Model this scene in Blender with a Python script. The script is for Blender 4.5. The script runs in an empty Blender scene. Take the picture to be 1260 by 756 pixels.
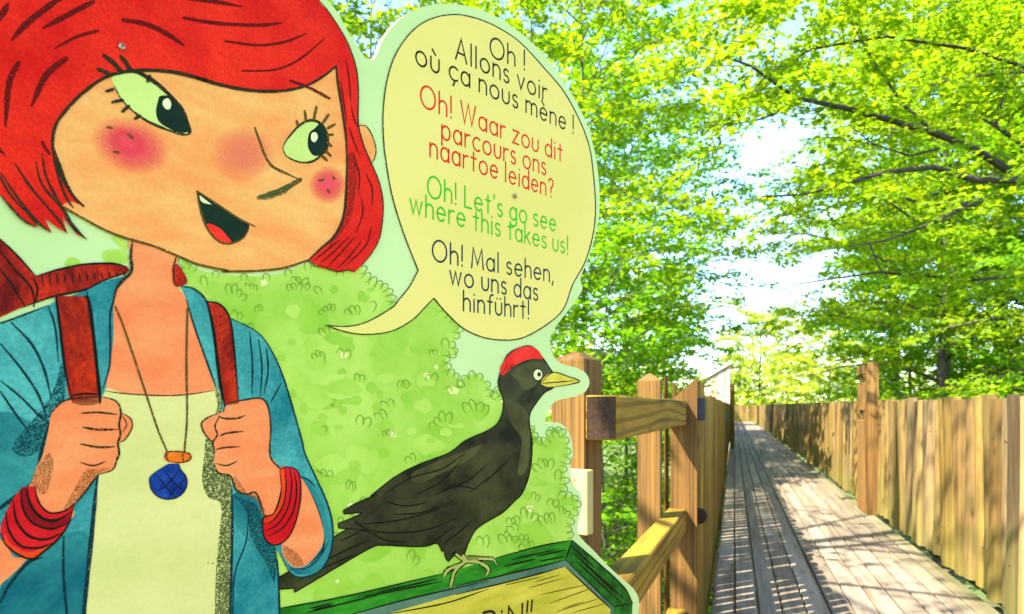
import bpy, bmesh, math, random
import numpy as np
from mathutils import Vector, Matrix
from mathutils.geometry import tessellate_polygon

R = math.radians
S = bpy.context.scene
COL = S.collection

# ------------------------------------------------------------------ camera, sky, sun, exposure
F = 900.0                      # focal length in photo pixels (photo is 1260 wide)
YAW = R(16.9)                  # camera turned left of the walkway direction (+Y)
CT, ST = math.cos(YAW), math.sin(YAW)
EYE = 1.2
cam_d = bpy.data.cameras.new("camera")
cam = bpy.data.objects.new("camera", cam_d)
COL.objects.link(cam)
cam.location = (0, 0, EYE)
cam.rotation_euler = (R(90), 0, YAW)
cam_d.sensor_width = 36.0
cam_d.lens = 36.0 * F / 1260.0
cam_d.shift_y = 122.0 / 1260.0
cam_d.clip_start = 0.05
cam_d.clip_end = 1000.0
cam_d.dof.use_dof = True
cam_d.dof.focus_distance = 1.45
cam_d.dof.aperture_fstop = 6.5
S.camera = cam

SUN_AZ, SUN_EL = -135.0, 49.0  # degrees clockwise from +Y, elevation
w = bpy.data.worlds.new("World")
S.world = w
w.use_nodes = True
wn = w.node_tree
sky = wn.nodes.new("ShaderNodeTexSky")
sky.sky_type = 'NISHITA'
sky.sun_disc = False
sky.sun_elevation = R(SUN_EL)
sky.sun_rotation = R(SUN_AZ % 360)
sky.air_density = 1.0
sky.dust_density = 0.5
sky.ozone_density = 3.5
wn.links.new(sky.outputs[0], wn.nodes["Background"].inputs[0])
wn.nodes["Background"].inputs[1].default_value = 0.15

sun_d = bpy.data.lights.new("sun", 'SUN')
sun_d.energy = 4.4
sun_d.angle = R(0.5)
sun_d.color = (1.0, 0.93, 0.80)
sun = bpy.data.objects.new("sun", sun_d)
COL.objects.link(sun)
sdir = Vector((-math.sin(R(SUN_AZ)) * math.cos(R(SUN_EL)), -math.cos(R(SUN_AZ)) * math.cos(R(SUN_EL)), -math.sin(R(SUN_EL))))
sun.rotation_euler = sdir.to_track_quat('-Z', 'Y').to_euler()
sun.location = (-20, -20, 40)

S.view_settings.view_transform = 'Standard'
S.view_settings.look = 'None'
S.view_settings.exposure = 2.28
S.view_settings.gamma = 1.0
S.view_settings.use_curve_mapping = False
S.render.engine = 'CYCLES'
S.cycles.use_denoising = True
S.cycles.max_bounces = 8
S.cycles.transparent_max_bounces = 16
S.cycles.sample_clamp_indirect = 4.0
S.cycles.caustics_reflective = False
S.cycles.caustics_refractive = False

# ------------------------------------------------------------------ helpers
def lin(r, g, b):
    f = lambda c: c / 12.92 if c <= 0.04045 else ((c + 0.055) / 1.055) ** 2.4
    return (f(r / 255), f(g / 255), f(b / 255))

def W(u, v, Z):
    """world point seen at photo pixel (u, v), Z metres in front of the camera"""
    lat = (u - 630.0) / F * Z
    return Vector((lat * CT - Z * ST, lat * ST + Z * CT, EYE + (500.0 - v) / F * Z))

def tag(o, label=None, cat=None, group=None, kind=None):
    if label: o['label'] = label
    if cat: o['category'] = cat
    if group: o['group'] = group
    if kind: o['kind'] = kind
    return o

def empty(name, loc=(0, 0, 0), rz=0.0):
    o = bpy.data.objects.new(name, None)
    o.empty_display_size = 0.1
    o.location = loc
    o.rotation_euler = (0, 0, rz)
    COL.objects.link(o)
    return o

def link(name, me, mat, parent=None):
    o = bpy.data.objects.new(name, me)
    if mat: me.materials.append(mat)
    COL.objects.link(o)
    if parent: o.parent = parent
    return o

class MB:
    """collects verts, faces and a per-face random value; build() makes one mesh object"""
    def __init__(s): s.v = []; s.f = []; s.a = []
    def add(s, vs, fs, var=0.5):
        n = len(s.v)
        s.v.extend([tuple(p) for p in vs])
        for f in fs:
            s.f.append([i + n for i in f]); s.a.append(var)
    def box(s, c, size, var=0.5, rz=0.0, bev=0.004, tilt=0.0):
        bm = bmesh.new()
        bmesh.ops.create_cube(bm, size=1.0)
        for v in bm.verts: v.co = Vector((v.co.x * size[0], v.co.y * size[1], v.co.z * size[2]))
        if bev > 0:
            bmesh.ops.bevel(bm, geom=list(bm.edges), offset=min(bev, 0.4 * min(size)), segments=1, affect='EDGES')
        M = Matrix.Translation(Vector(c)) @ Matrix.Rotation(rz, 4, 'Z') @ Matrix.Rotation(tilt, 4, 'X')
        bm.verts.index_update()
        s.add([M @ v.co for v in bm.verts], [[v.index for v in f.verts] for f in bm.faces], var)
        bm.free()
    def rings(s, rings, var=0.5, cap=True, closed=True):
        n = len(rings[0]); vs = [p for r in rings for p in r]; fs = []
        for i in range(len(rings) - 1):
            for j in range(n if closed else n - 1):
                k = (j + 1) % n
                fs.append([i * n + j, i * n + k, (i + 1) * n + k, (i + 1) * n + j])
        if cap:
            fs.append(list(range(n))[::-1])
            fs.append([(len(rings) - 1) * n + j for j in range(n)])
        s.add(vs, fs, var)
    def tube(s, pts, rad, sides=6, var=0.5):
        P = [Vector(p) for p in pts]; rings = []
        for i, p in enumerate(P):
            t = (P[min(i + 1, len(P) - 1)] - P[max(i - 1, 0)])
            if t.length < 1e-9: t = Vector((0, 0, 1))
            t.normalize()
            ax = t.cross(Vector((0, 0, 1)) if abs(t.z) < 0.9 else Vector((1, 0, 0))).normalized()
            bx = t.cross(ax)
            r = rad[i]
            rings.append([p + (ax * math.cos(2 * math.pi * k / sides) + bx * math.sin(2 * math.pi * k / sides)) * r for k in range(sides)])
        s.rings(rings, var)
    def build(s, name, mat, parent=None, smooth=False):
        me = bpy.data.meshes.new(name)
        me.from_pydata(s.v, [], s.f)
        at = me.attributes.new("var", 'FLOAT', 'FACE')
        at.data.foreach_set("value", s.a)
        if smooth: me.polygons.foreach_set("use_smooth", [True] * len(me.polygons))
        me.update()
        return link(name, me, mat, parent)

# ------------------------------------------------------------------ materials
def new_mat(name):
    m = bpy.data.materials.new(name); m.use_nodes = True
    nt = m.node_tree
    return m, nt, nt.nodes["Principled BSDF"], nt.nodes["Material Output"]

def N(nt, t, **kw):
    n = nt.nodes.new(t)
    for k, v in kw.items():
        if k in n.inputs.keys(): n.inputs[k].default_value = v
        else: setattr(n, k, v)
    return n

def ramp(nt, fac, stops):
    r = nt.nodes.new("ShaderNodeValToRGB")
    e = r.color_ramp.elements
    while len(e) < len(stops): e.new(0.5)
    for i, (p, c) in enumerate(stops):
        e[i].position = p; e[i].color = (c[0], c[1], c[2], 1.0)
    nt.links.new(fac, r.inputs[0])
    return r.outputs[0]

def mixc(nt, fac, a, b, mode='MIX'):
    m = nt.nodes.new("ShaderNodeMix"); m.data_type = 'RGBA'; m.blend_type = mode
    for k, x in ((0, fac), (6, a), (7, b)):
        if isinstance(x, (int, float)): m.inputs[k].default_value = x
        elif isinstance(x, tuple): m.inputs[k].default_value = (x[0], x[1], x[2], 1.0)
        else: nt.links.new(x, m.inputs[k])
    return m.outputs[2]

def math_n(nt, op, a, b=0.0, clamp=False):
    m = nt.nodes.new("ShaderNodeMath"); m.operation = op; m.use_clamp = clamp
    for k, x in ((0, a), (1, b)):
        if isinstance(x, (int, float)): m.inputs[k].default_value = x
        else: nt.links.new(x, m.inputs[k])
    return m.outputs[0]

def wood(name, lo, mid, hi, axis='Z', fine=70.0, along=2.2, algae=None, rings=0.0, dark=0.5, rough=0.78, tones=None, moss=None):
    """weathered sawn wood: per-plank tone from 'var', grain stretched along one axis, knots, optional algae stain"""
    m, nt, bsdf, out = new_mat(name)
    tc = N(nt, "ShaderNodeTexCoord")
    at = N(nt, "ShaderNodeAttribute", attribute_name="var")
    cx = N(nt, "ShaderNodeCombineXYZ")
    for k, mul in ((0, 13.7), (1, 7.3), (2, 29.1 if axis != 'Z' or not algae else 0.0)):
        nt.links.new(math_n(nt, 'MULTIPLY', at.outputs["Fac"], mul), cx.inputs[k])
    ad = N(nt, "ShaderNodeVectorMath", operation='ADD')
    nt.links.new(tc.outputs["Object"], ad.inputs[0]); nt.links.new(cx.outputs[0], ad.inputs[1])
    def stretched(f, a):
        sc = [f, f, f]; sc['XYZ'.index(axis)] = a
        mp = N(nt, "ShaderNodeMapping"); mp.inputs["Scale"].default_value = sc
        nt.links.new(ad.outputs[0], mp.inputs[0]); return mp.outputs[0]
    g1 = N(nt, "ShaderNodeTexNoise", Scale=1.0, Detail=5.0, Roughness=0.65, Distortion=0.4)
    nt.links.new(stretched(fine, along), g1.inputs["Vector"])
    g2 = N(nt, "ShaderNodeTexNoise", Scale=1.0, Detail=3.0, Roughness=0.5, Distortion=1.2)
    nt.links.new(stretched(fine * 0.16, along * 0.7), g2.inputs["Vector"])
    kn = N(nt, "ShaderNodeTexVoronoi", Scale=1.0, feature='F1')
    nt.links.new(stretched(9.0, 3.2), kn.inputs["Vector"])
    tone = ramp(nt, at.outputs["Fac"], [(0.0, lo), (0.5, mid), (1.0, hi)] if not tones else [(i / (len(tones) - 1), c) for i, c in enumerate(tones)])
    gr = ramp(nt, g1.outputs[0], [(0.32, (dark,) * 3), (0.56, (1.0,) * 3), (0.75, (1.18, 1.15, 1.1))])
    c = mixc(nt, 1.0, tone, gr, 'MULTIPLY')
    bl = ramp(nt, g2.outputs[0], [(0.3, (0.62, 0.55, 0.45)), (0.5, (1, 1, 1)), (0.72, (1.25, 1.2, 1.1))])
    c = mixc(nt, 1.0, c, bl, 'MULTIPLY')
    if rings > 0:
        wv = N(nt, "ShaderNodeTexWave", wave_type='BANDS', bands_direction='X' if axis != 'Y' else 'Z', Scale=rings, Distortion=9.0, Detail=2.0)
        wv.inputs["Detail Scale"].default_value = 0.6
        nt.links.new(stretched(1.0, 0.12), wv.inputs["Vector"])
        wr = ramp(nt, wv.outputs[0], [(0.1, (0.5, 0.42, 0.32)), (0.45, (1.06, 1.05, 1.02))])
        c = mixc(nt, 0.8, c, mixc(nt, 1.0, c, wr, 'MULTIPLY'))
    kf = ramp(nt, kn.outputs["Distance"], [(0.05, (1, 1, 1)), (0.16, (0, 0, 0))])
    c = mixc(nt, math_n(nt, 'MULTIPLY', kf, 0.75), c, mixc(nt, 1.0, c, (0.35, 0.26, 0.2), 'MULTIPLY'))
    if algae:
        sp = N(nt, "ShaderNodeSeparateXYZ"); nt.links.new(tc.outputs["Object"], sp.inputs[0])
        an = N(nt, "ShaderNodeTexNoise", Scale=4.0, Detail=4.0)
        nt.links.new(tc.outputs["Object"], an.inputs["Vector"])
        h = math_n(nt, 'SUBTRACT', math_n(nt, 'MULTIPLY', an.outputs[0], 1.3), math_n(nt, 'MULTIPLY', sp.outputs[2], 1.1))
        af = math_n(nt, 'MULTIPLY', h, 1.7, True)
        c = mixc(nt, math_n(nt, 'MULTIPLY', af, 0.75), c, mixc(nt, 0.5, c, algae))
    if moss:
        sp = N(nt, "ShaderNodeSeparateXYZ"); nt.links.new(tc.outputs["Object"], sp.inputs[0])
        mn = N(nt, "ShaderNodeTexNoise", Scale=3.0, Detail=5.0, Roughness=0.7)
        nt.links.new(tc.outputs["Object"], mn.inputs["Vector"])
        mf = math_n(nt, 'MULTIPLY', math_n(nt, 'ADD', math_n(nt, 'MULTIPLY', math_n(nt, 'SUBTRACT', sp.outputs[0], 1.25), 2.2), math_n(nt, 'SUBTRACT', mn.outputs[0], 0.42)), 1.6, True)
        c = mixc(nt, math_n(nt, 'MULTIPLY', mf, .7), c, moss)
    nt.links.new(c, bsdf.inputs["Base Color"])
    bsdf.inputs["Roughness"].default_value = rough
    bsdf.inputs["Specular IOR Level"].default_value = 0.25
    bp = N(nt, "ShaderNodeBump", Strength=0.35, Distance=0.004)
    nt.links.new(g1.outputs[0], bp.inputs["Height"])
    nt.links.new(bp.outputs[0], bsdf.inputs["Normal"])
    return m

def leaf_mat(name, a, b, c, trans=0.45):
    m, nt, bsdf, out = new_mat(name)
    at = N(nt, "ShaderNodeAttribute", attribute_name="var")
    colr = ramp(nt, at.outputs["Fac"], [(0.0, a), (0.55, b), (1.0, c)])
    nt.links.new(colr, bsdf.inputs["Base Color"])
    bsdf.inputs["Roughness"].default_value = 0.55
    bsdf.inputs["Specular IOR Level"].default_value = 0.25
    tr = N(nt, "ShaderNodeBsdfTranslucent")
    nt.links.new(mixc(nt, 1.0, colr, (1.5, 1.3, 0.5), 'MULTIPLY'), tr.inputs["Color"])
    mx = N(nt, "ShaderNodeMixShader"); mx.inputs[0].default_value = trans
    nt.links.new(bsdf.outputs[0], mx.inputs[1]); nt.links.new(tr.outputs[0], mx.inputs[2])
    nt.links.new(mx.outputs[0], out.inputs["Surface"])
    return m

def bark_mat(name, a, b):
    m, nt, bsdf, out = new_mat(name)
    tc = N(nt, "ShaderNodeTexCoord")
    n1 = N(nt, "ShaderNodeTexNoise", Scale=9.0, Detail=6.0, Roughness=0.65)
    nt.links.new(tc.outputs["Object"], n1.inputs["Vector"])
    nt.links.new(ramp(nt, n1.outputs[0], [(0.3, a), (0.7, b)]), bsdf.inputs["Base Color"])
    bsdf.inputs["Roughness"].default_value = 0.9
    bp = N(nt, "ShaderNodeBump", Strength=0.4, Distance=0.02)
    nt.links.new(n1.outputs[0], bp.inputs["Height"]); nt.links.new(bp.outputs[0], bsdf.inputs["Normal"])
    return m

def plain(name, c, rough=0.6, metal=0.0, var=0.15, scale=30.0):
    m, nt, bsdf, out = new_mat(name)
    tc = N(nt, "ShaderNodeTexCoord")
    n1 = N(nt, "ShaderNodeTexNoise", Scale=scale, Detail=4.0)
    nt.links.new(tc.outputs["Object"], n1.inputs["Vector"])
    lo = tuple(x * (1 - var) for x in c); hi = tuple(x * (1 + var) for x in c)
    nt.links.new(ramp(nt, n1.outputs[0], [(0.3, lo), (0.7, hi)]), bsdf.inputs["Base Color"])
    bsdf.inputs["Roughness"].default_value = rough
    bsdf.inputs["Metallic"].default_value = metal
    return m

GAIN = (1.02, 0.80, 0.56)
def ink(rgb, k=1.0):
    c = lin(*rgb)
    return tuple(min(0.9, c[i] * GAIN[i] * k) for i in range(3))

def print_mat(name, lo, hi, blot=9.0, stretch=(1, 1, 1), grain=0.10, rough=0.42):
    """watercolour printed on board: two tones of one pigment, soft pools, paper tooth"""
    m, nt, bsdf, out = new_mat(name)
    tc = N(nt, "ShaderNodeTexCoord")
    mp = N(nt, "ShaderNodeMapping"); mp.inputs["Scale"].default_value = stretch
    nt.links.new(tc.outputs["Object"], mp.inputs[0])
    n1 = N(nt, "ShaderNodeTexNoise", Scale=blot, Detail=5.0, Roughness=0.6, Distortion=0.3)
    nt.links.new(mp.outputs[0], n1.inputs["Vector"])
    n2 = N(nt, "ShaderNodeTexNoise", Scale=240.0, Detail=3.0, Roughness=0.7)
    nt.links.new(tc.outputs["Object"], n2.inputs["Vector"])
    c = ramp(nt, n1.outputs[0], [(0.36, ink(lo)), (0.64, ink(hi))])
    g = ramp(nt, n2.outputs[0], [(0.3, (1 - grain,) * 3), (0.7, (1 + grain * 0.6,) * 3)])
    c = mixc(nt, 1.0, c, g, 'MULTIPLY')
    nt.links.new(c, bsdf.inputs["Base Color"])
    bsdf.inputs["Roughness"].default_value = rough
    bsdf.inputs["Specular IOR Level"].default_value = 0.06
    return m

def pencil_mat(name, rgb, cover=0.62, scale=560.0):
    """crayon line: pigment with paper showing through the grain"""
    m, nt, bsdf, out = new_mat(name)
    tc = N(nt, "ShaderNodeTexCoord")
    n1 = N(nt, "ShaderNodeTexNoise", Scale=scale, Detail=2.0, Roughness=0.6)
    nt.links.new(tc.outputs["Object"], n1.inputs["Vector"])
    f = ramp(nt, n1.outputs[0], [(cover - 0.04, (1, 1, 1)), (cover + 0.06, (0, 0, 0))])
    bsdf.inputs["Base Color"].default_value = (*ink(rgb), 1)
    bsdf.inputs["Roughness"].default_value = 0.5
    bsdf.inputs["Specular IOR Level"].default_value = 0.06
    tr = N(nt, "ShaderNodeBsdfTransparent")
    mx = N(nt, "ShaderNodeMixShader")
    nt.links.new(f, mx.inputs[0]); nt.links.new(tr.outputs[0], mx.inputs[1]); nt.links.new(bsdf.outputs[0], mx.inputs[2])
    nt.links.new(mx.outputs[0], out.inputs["Surface"])
    return m

def blush_mat(name, rgb, strength=0.9):
    m, nt, bsdf, out = new_mat(name)
    at = N(nt, "ShaderNodeAttribute", attribute_name="fade")
    tc = N(nt, "ShaderNodeTexCoord")
    n1 = N(nt, "ShaderNodeTexNoise", Scale=330.0, Detail=4.0, Roughness=0.75)
    nt.links.new(tc.outputs["Object"], n1.inputs["Vector"])
    f = math_n(nt, 'MULTIPLY', math_n(nt, 'MULTIPLY', at.outputs["Fac"], math_n(nt, 'MULTIPLY', n1.outputs[0], 2.0)), strength, True)
    bsdf.inputs["Base Color"].default_value = (*ink(rgb), 1)
    bsdf.inputs["Roughness"].default_value = 0.5
    tr = N(nt, "ShaderNodeBsdfTransparent")
    mx = N(nt, "ShaderNodeMixShader")
    nt.links.new(f, mx.inputs[0]); nt.links.new(tr.outputs[0], mx.inputs[1]); nt.links.new(bsdf.outputs[0], mx.inputs[2])
    nt.links.new(mx.outputs[0], out.inputs["Surface"])
    return m

M = {}
M['deck'] = wood("deck_wood", (0.195, 0.152, 0.106), (0.245, 0.197, 0.14), (0.30, 0.242, 0.175), 'Y', 55, 0.8, dark=0.7, moss=(0.10, 0.105, 0.03))
M['slab'] = wood("fence_slab_wood", (0.095, 0.055, 0.012), (0.19, 0.105, 0.024), (0.28, 0.175, 0.07), 'Z', 55, 1.1, algae=(0.12, 0.14, 0.02), dark=0.5, tones=[(.085, .058, .022), (.22, .135, .02), (.15, .105, .05), (.28, .175, .04), (.15, .085, .018), (.30, .20, .085), (.24, .155, .025)])
M['slab_left'] = wood("fence_slab_wood_mossy", (0.17, 0.10, 0.008), (0.25, 0.15, 0.012), (0.32, 0.20, 0.026), 'Z', 40, 1.6, algae=(0.10, 0.11, 0.02), dark=0.5)
M['post'] = wood("post_wood", (0.135, 0.066, 0.013), (0.185, 0.092, 0.019), (0.23, 0.122, 0.030), 'Z', 150, 1.2, dark=0.3)
M['rail'] = wood("rail_wood", (0.20, 0.118, 0.006), (0.25, 0.15, 0.008), (0.28, 0.18, 0.014), 'Y', 46, 2.0, rings=9.0, dark=0.66)
M['endgrain'] = wood("end_grain", (0.03, 0.014, 0.006), (0.042, 0.019, 0.008), (0.06, 0.027, 0.012), 'X', 90, 90, dark=0.3)
M['cream'] = plain("cream_block_paint", (0.42, 0.33, 0.12), 0.6, 0.0, 0.08, 14)
M['darkmetal'] = plain("dark_steel", (0.03, 0.033, 0.036), 0.5, 0.6)
M['screw'] = plain("screw_head", (0.42, 0.27, 0.16), 0.3, 0.8)
M['hutwall'] = wood("hut_wood", (0.45, 0.36, 0.28), (0.5, 0.40, 0.31), (0.55, 0.45, 0.36), 'Z', 20, 1.0, dark=0.8)
M['bark'] = bark_mat("bark_grey_brown", (0.05, 0.035, 0.025), (0.14, 0.11, 0.08))
M['bark_dark'] = bark_mat("bark_dark", (0.022, 0.016, 0.012), (0.07, 0.05, 0.035))
M['leaf'] = leaf_mat("beech_leaf", (0.09, 0.24, 0.010), (0.155, 0.37, 0.012), (0.26, 0.47, 0.016), 0.55)
M['leaf_y'] = leaf_mat("sunlit_leaf", (0.12, 0.24, 0.008), (0.23, 0.39, 0.010), (0.38, 0.50, 0.013), 0.55)  # yellow of strong light put into the leaf colour
M['leaf_p'] = leaf_mat("overexposed_far_leaf", (0.22, 0.34, 0.03), (0.36, 0.46, 0.05), (0.48, 0.54, 0.08), 0.5)  # overexposed pallor of distant foliage put into the leaf colour
M['leaf_d'] = leaf_mat("shade_leaf", (0.04, 0.13, 0.014), (0.08, 0.23, 0.016), (0.14, 0.31, 0.02))

# ------------------------------------------------------------------ ground and boardwalk
GZ = -2.3
def build_ground():
    rnd = np.random.RandomState(3)
    n = 90
    xs = np.concatenate([np.linspace(-260, -40, 12), np.linspace(-36, 36, 60), np.linspace(40, 260, 12)])
    ys = np.concatenate([np.linspace(-120, -12, 8), np.linspace(-10, 70, 66), np.linspace(76, 420, 14)])
    X, Y = np.meshgrid(xs, ys)
    Z = GZ + 0.22 * np.sin(X * 0.31 + 1.3) * np.cos(Y * 0.27) + 0.12 * np.sin(X * 0.9 + Y * 0.7) + np.where(np.abs(X) < 36, rnd.uniform(-.05, .05, X.shape), 0)
    vs = np.stack([X, Y, Z], -1).reshape(-1, 3)
    nx = len(xs)
    fs = [[j * nx + i, j * nx + i + 1, (j + 1) * nx + i + 1, (j + 1) * nx + i] for j in range(len(ys) - 1) for i in range(nx - 1)]
    me = bpy.data.meshes.new("ground"); me.from_pydata(vs.tolist(), [], fs); me.update()
    me.polygons.foreach_set("use_smooth", [True] * len(me.polygons))
    m, nt, bsdf, out = new_mat("forest_floor")
    tc = N(nt, "ShaderNodeTexCoord")
    n1 = N(nt, "ShaderNodeTexNoise", Scale=0.7, Detail=8.0, Roughness=0.7)
    nt.links.new(tc.outputs["Object"], n1.inputs["Vector"])
    nt.links.new(ramp(nt, n1.outputs[0], [(0.35, (0.06, 0.045, 0.015)), (0.5, (0.08, 0.13, 0.02)), (0.7, (0.13, 0.20, 0.02))]), bsdf.inputs["Base Color"])
    bsdf.inputs["Roughness"].default_value = 0.95
    tag(link("ground", me, m), kind='structure')
build_ground()

def build_deck():
    rnd = random.Random(11)
    mb = MB(); sc = MB()
    x0, wdt, gap = -0.125, 0.123, 0.0115
    y_far = 60.0
    for i in range(12):
        xa = x0 + i * (wdt + gap)
        y = -3.0 - rnd.random() * 3
        while y < y_far:
            L = rnd.choice((3.0, 3.6, 4.2))
            y2 = min(y + L, y_far)
            mb.box((xa + wdt / 2 + rnd.uniform(-.001, .001), (y + y2) / 2, -0.02 + rnd.uniform(-.0015, .0015)), (wdt, y2 - y - 0.005, 0.04), rnd.random(), rz=rnd.uniform(-.0004, .0004), bev=0.004)
            y = y2
    for i in range(12):            # dark screw heads over every joist
        for k in range(58):
            for dx in (-.035, .035):
                cx, cy = x0 + i * (wdt + gap) + wdt / 2 + dx, -2.5 + k * 1.1 + rnd.uniform(-.012, .012)
                sc.add([(cx + .0048 * math.cos(a * 1.047), cy + .0048 * math.sin(a * 1.047), 0.0024) for a in range(6)], [list(range(6))], 0.0)
    mb.box((1.53, 28.5, -0.16), (0.14, 63, 0.05), 0.0, bev=0)  # added ledger in the darkest tone, stands in for shade in the edge gap
    for k in range(58):
        mb.box((0.72, -2.5 + k * 1.1, -0.10), (1.72, 0.08, 0.10), 0.1, bev=0)
    for xx in (0.05, 1.35):
        mb.box((xx, 28.5, -0.26), (0.14, 63, 0.2), 0.1, bev=0)
    for k in range(12):
        for xx in (0.05, 1.35):
            mb.box((xx, -2 + k * 5.5, (GZ - 0.4 - 0.36) / 2), (0.16, 0.16, abs(GZ - 0.4 + 0.36)), 0.1, bev=0)
    dk = tag(mb.build("boardwalk", M['deck']), kind='structure')
    tag(sc.build("screw_heads", M['darkmetal'], dk), kind='stuff')
build_deck()

# ------------------------------------------------------------------ fences
def slab(mb, rnd, y, wd, zb, zt, x, face, depth, var, nz=7, bulge=0.6, tiltmax=0.022):
    """an upright half-round slab with waney edges; flat back at x, rounded face towards face (+1/-1 in x)"""
    ph = rnd.random() * 6.28; ph2 = rnd.random() * 6.28; tl = rnd.uniform(-tiltmax, tiltmax)
    a1, a2 = rnd.uniform(.0, .008), rnd.uniform(.0, .006)
    rings = []
    for k in range(nz):
        s = k / (nz - 1); z = zb + (zt - zb) * s
        c = y + tl * s + a1 * math.sin(ph + 4.2 * s)
        hw = wd / 2 * (1 + 0.05 * math.sin(ph2 + 5 * s)) - rnd.uniform(0, a2)
        d = depth * (1 + 0.18 * math.sin(ph + 3 * s + 1))
        ring = [(x, c - hw, z), (x, c + hw, z)]
        for j in range(7):
            t = math.pi * j / 6
            yy = c + hw * math.cos(t); xx = x + face * (0.006 + d * (math.sin(t) ** bulge))
            ring.append((xx, yy, z + (rnd.uniform(-.006, .002) if k == nz - 1 else 0)))
        if face > 0: ring = ring[::-1]
        rings.append(ring)
    mb.rings(rings, var)

def right_fence():
    rnd = random.Random(5)
    t = tag(empty("slab_fence", (1.52, 0, 0)), "long fence of upright waney wooden slabs along the sunlit side of the boardwalk", "fence")
    mb = MB(); y = 1.4; ys = []
    while y < 60.0:
        wd = rnd.choice((0.11, 0.13, 0.15, 0.17, 0.19, 0.22))
        dp = wd * rnd.uniform(.26, .38)
        if y < 16: ys.append((y + wd / 2, (wd, dp)))
        slab(mb, rnd, y + wd / 2, wd, 0.03 + rnd.uniform(-.014, .014), 1.262 + rnd.uniform(-.018, .015), 0.03, -1, dp, rnd.random(), nz=8 if y < 16 else 3, bulge=.8)
        y += wd + rnd.uniform(-.004, .012)
    mb.build("slab_boards", M['slab'], t, smooth=False)
    nl = MB()
    for yy, wd in ys:
        for z in (0.30, 1.0):
            for q in (-.2, .22):
                if rnd.random() < .45: continue
                xf = 0.03 - wd[1] * 0.93 - .0065
                nl.tube([(xf + .012, yy + q * wd[0], z + rnd.uniform(-.02, .02)), (xf + .0005, yy + q * wd[0], z)], [.0032, .0032], 6)
    tag(nl.build("nail_heads", M['darkmetal'], t), kind='stuff')
    for z in (0.03, 0.30, 1.0):
        r = MB(); r.box((0.085, 30.7, z), (0.08, 58.8, 0.12), 0.0 if z < .1 else 0.4); r.build("rail", M['slab'], t)  # lowest rail is added, darkest tone so the gap under the slabs looks shaded
    for yy in (3.2, 13.5, 18.6, 23.8, 29.0, 34.2, 44.6, 55.0):
        p = MB(); p.box((0.19, yy, -0.6), (0.12, 0.12, 3.5), rnd.random()); p.build("post", M['post'], t)
    p = MB(); p.box((-0.05, 31.5, 0.62), (0.07, 0.2, 1.4), 0.05); p.build("post", M['post'], t)
right_fence()

def gate_post():
    y0 = 8.9
    t = tag(empty("notched_post", (1.46, y0, 0)), "tall notched wooden post standing on the deck against the right slab fence", "post")
    mb = MB(); s = 0.056
    h = 1.70
    rg = [[(sx * a, sy * a, z) for sx, sy in ((-1, -1), (1, -1), (1, 1), (-1, 1))] for z, a in ((0.002, s), (h - .03, s), (h - .022, s * .93), (h, s * .15))]
    mb.rings(rg, 0.75); mb.build("post", M['post'], t)
    # deep notched cheek plank bolted behind the post, with two openings
    ck = MB()
    x = -0.048
    ya, yb = 0.062, 0.55
    segs = [(0.004, 1.04), (1.15, 1.46), (1.56, 1.66)]
    for a, b in segs: ck.box((x, (ya + yb) / 2, (a + b) / 2), (0.05, yb - ya, b - a), 0.9, bev=0.006)
    for a, b in ((1.04, 1.15), (1.46, 1.56)):
        ck.box((x + 0.012, (ya + yb) / 2 + 0.16, (a + b) / 2), (0.022, 0.07, b - a + 0.01), 0.3, bev=0)
        ck.box((x + 0.005, ya + 0.04, (a + b) / 2), (0.036, 0.07, b - a + 0.002), 0.9, bev=0)
    ck.build("cheek_plank", M['post'], t)
gate_post()

def left_fence():
    rnd = random.Random(8)
    t = tag(empty("shaded_slab_fence", (-0.148, 0, 0)), "shaded fence of narrow gapped slabs along the left edge of the boardwalk", "fence")
    mb = MB(); y = 3.72
    while y < 60.0:
        wd = rnd.uniform(.10, .17)
        zt = 1.255 + rnd.uniform(-.02, .03)
        if y < 4.2: zt = 1.33
        slab(mb, rnd, y + wd / 2, wd, -0.12 + rnd.uniform(-.02, .02), zt, -0.03, 1, rnd.uniform(.008, .014), rnd.random(), nz=6 if y < 16 else 3)
        y += wd + rnd.choice((0.012, 0.03, 0.036, 0.042, 0.05))
    mb.build("slab_boards", M['slab_left'], t)
    for z, dz in ((0.10, 0.0), (0.665, 0.0), (1.195, 0.0)):
        r = MB(); r.tube([(-0.082, 3.66, z), (-0.082, 20, z), (-0.082, 59.9, z)], [0.05] * 3, 10, 0.3)
        o = r.build("rail", M['post'], t, smooth=False)
        e = MB()
        if z > 1: e.box((-0.012, 3.665, z - .01), (0.052, 0.03, 0.11), 0.2, bev=.004)
        else: e.tube([(-0.014, 3.65, z), (-0.014, 3.69, z)], [0.036, 0.038], 12, 0.2)
        e.build("end_plate" if z > 1 else "end_grain", M['darkmetal'] if z > 1 else M['endgrain'], o)
    # narrow sunlit pales behind the rails
    b = MB(); y = 3.9
    for k in range(7):
        slab(b, rnd, y, 0.10, -0.3, 1.36 - 0.02 * k, -0.20, 1, 0.012, rnd.random(), nz=4); y += 0.52
    b.build("back_pales", M['post'], t)
    for yy in (8.9, 14.1, 19.3, 24.5, 34.9, 45.3, 55.7):
        p = MB(); p.box((-0.21, yy, -0.65), (0.12, 0.12, 3.5), rnd.random()); p.build("post", M['post'], t)
left_fence()

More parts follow.
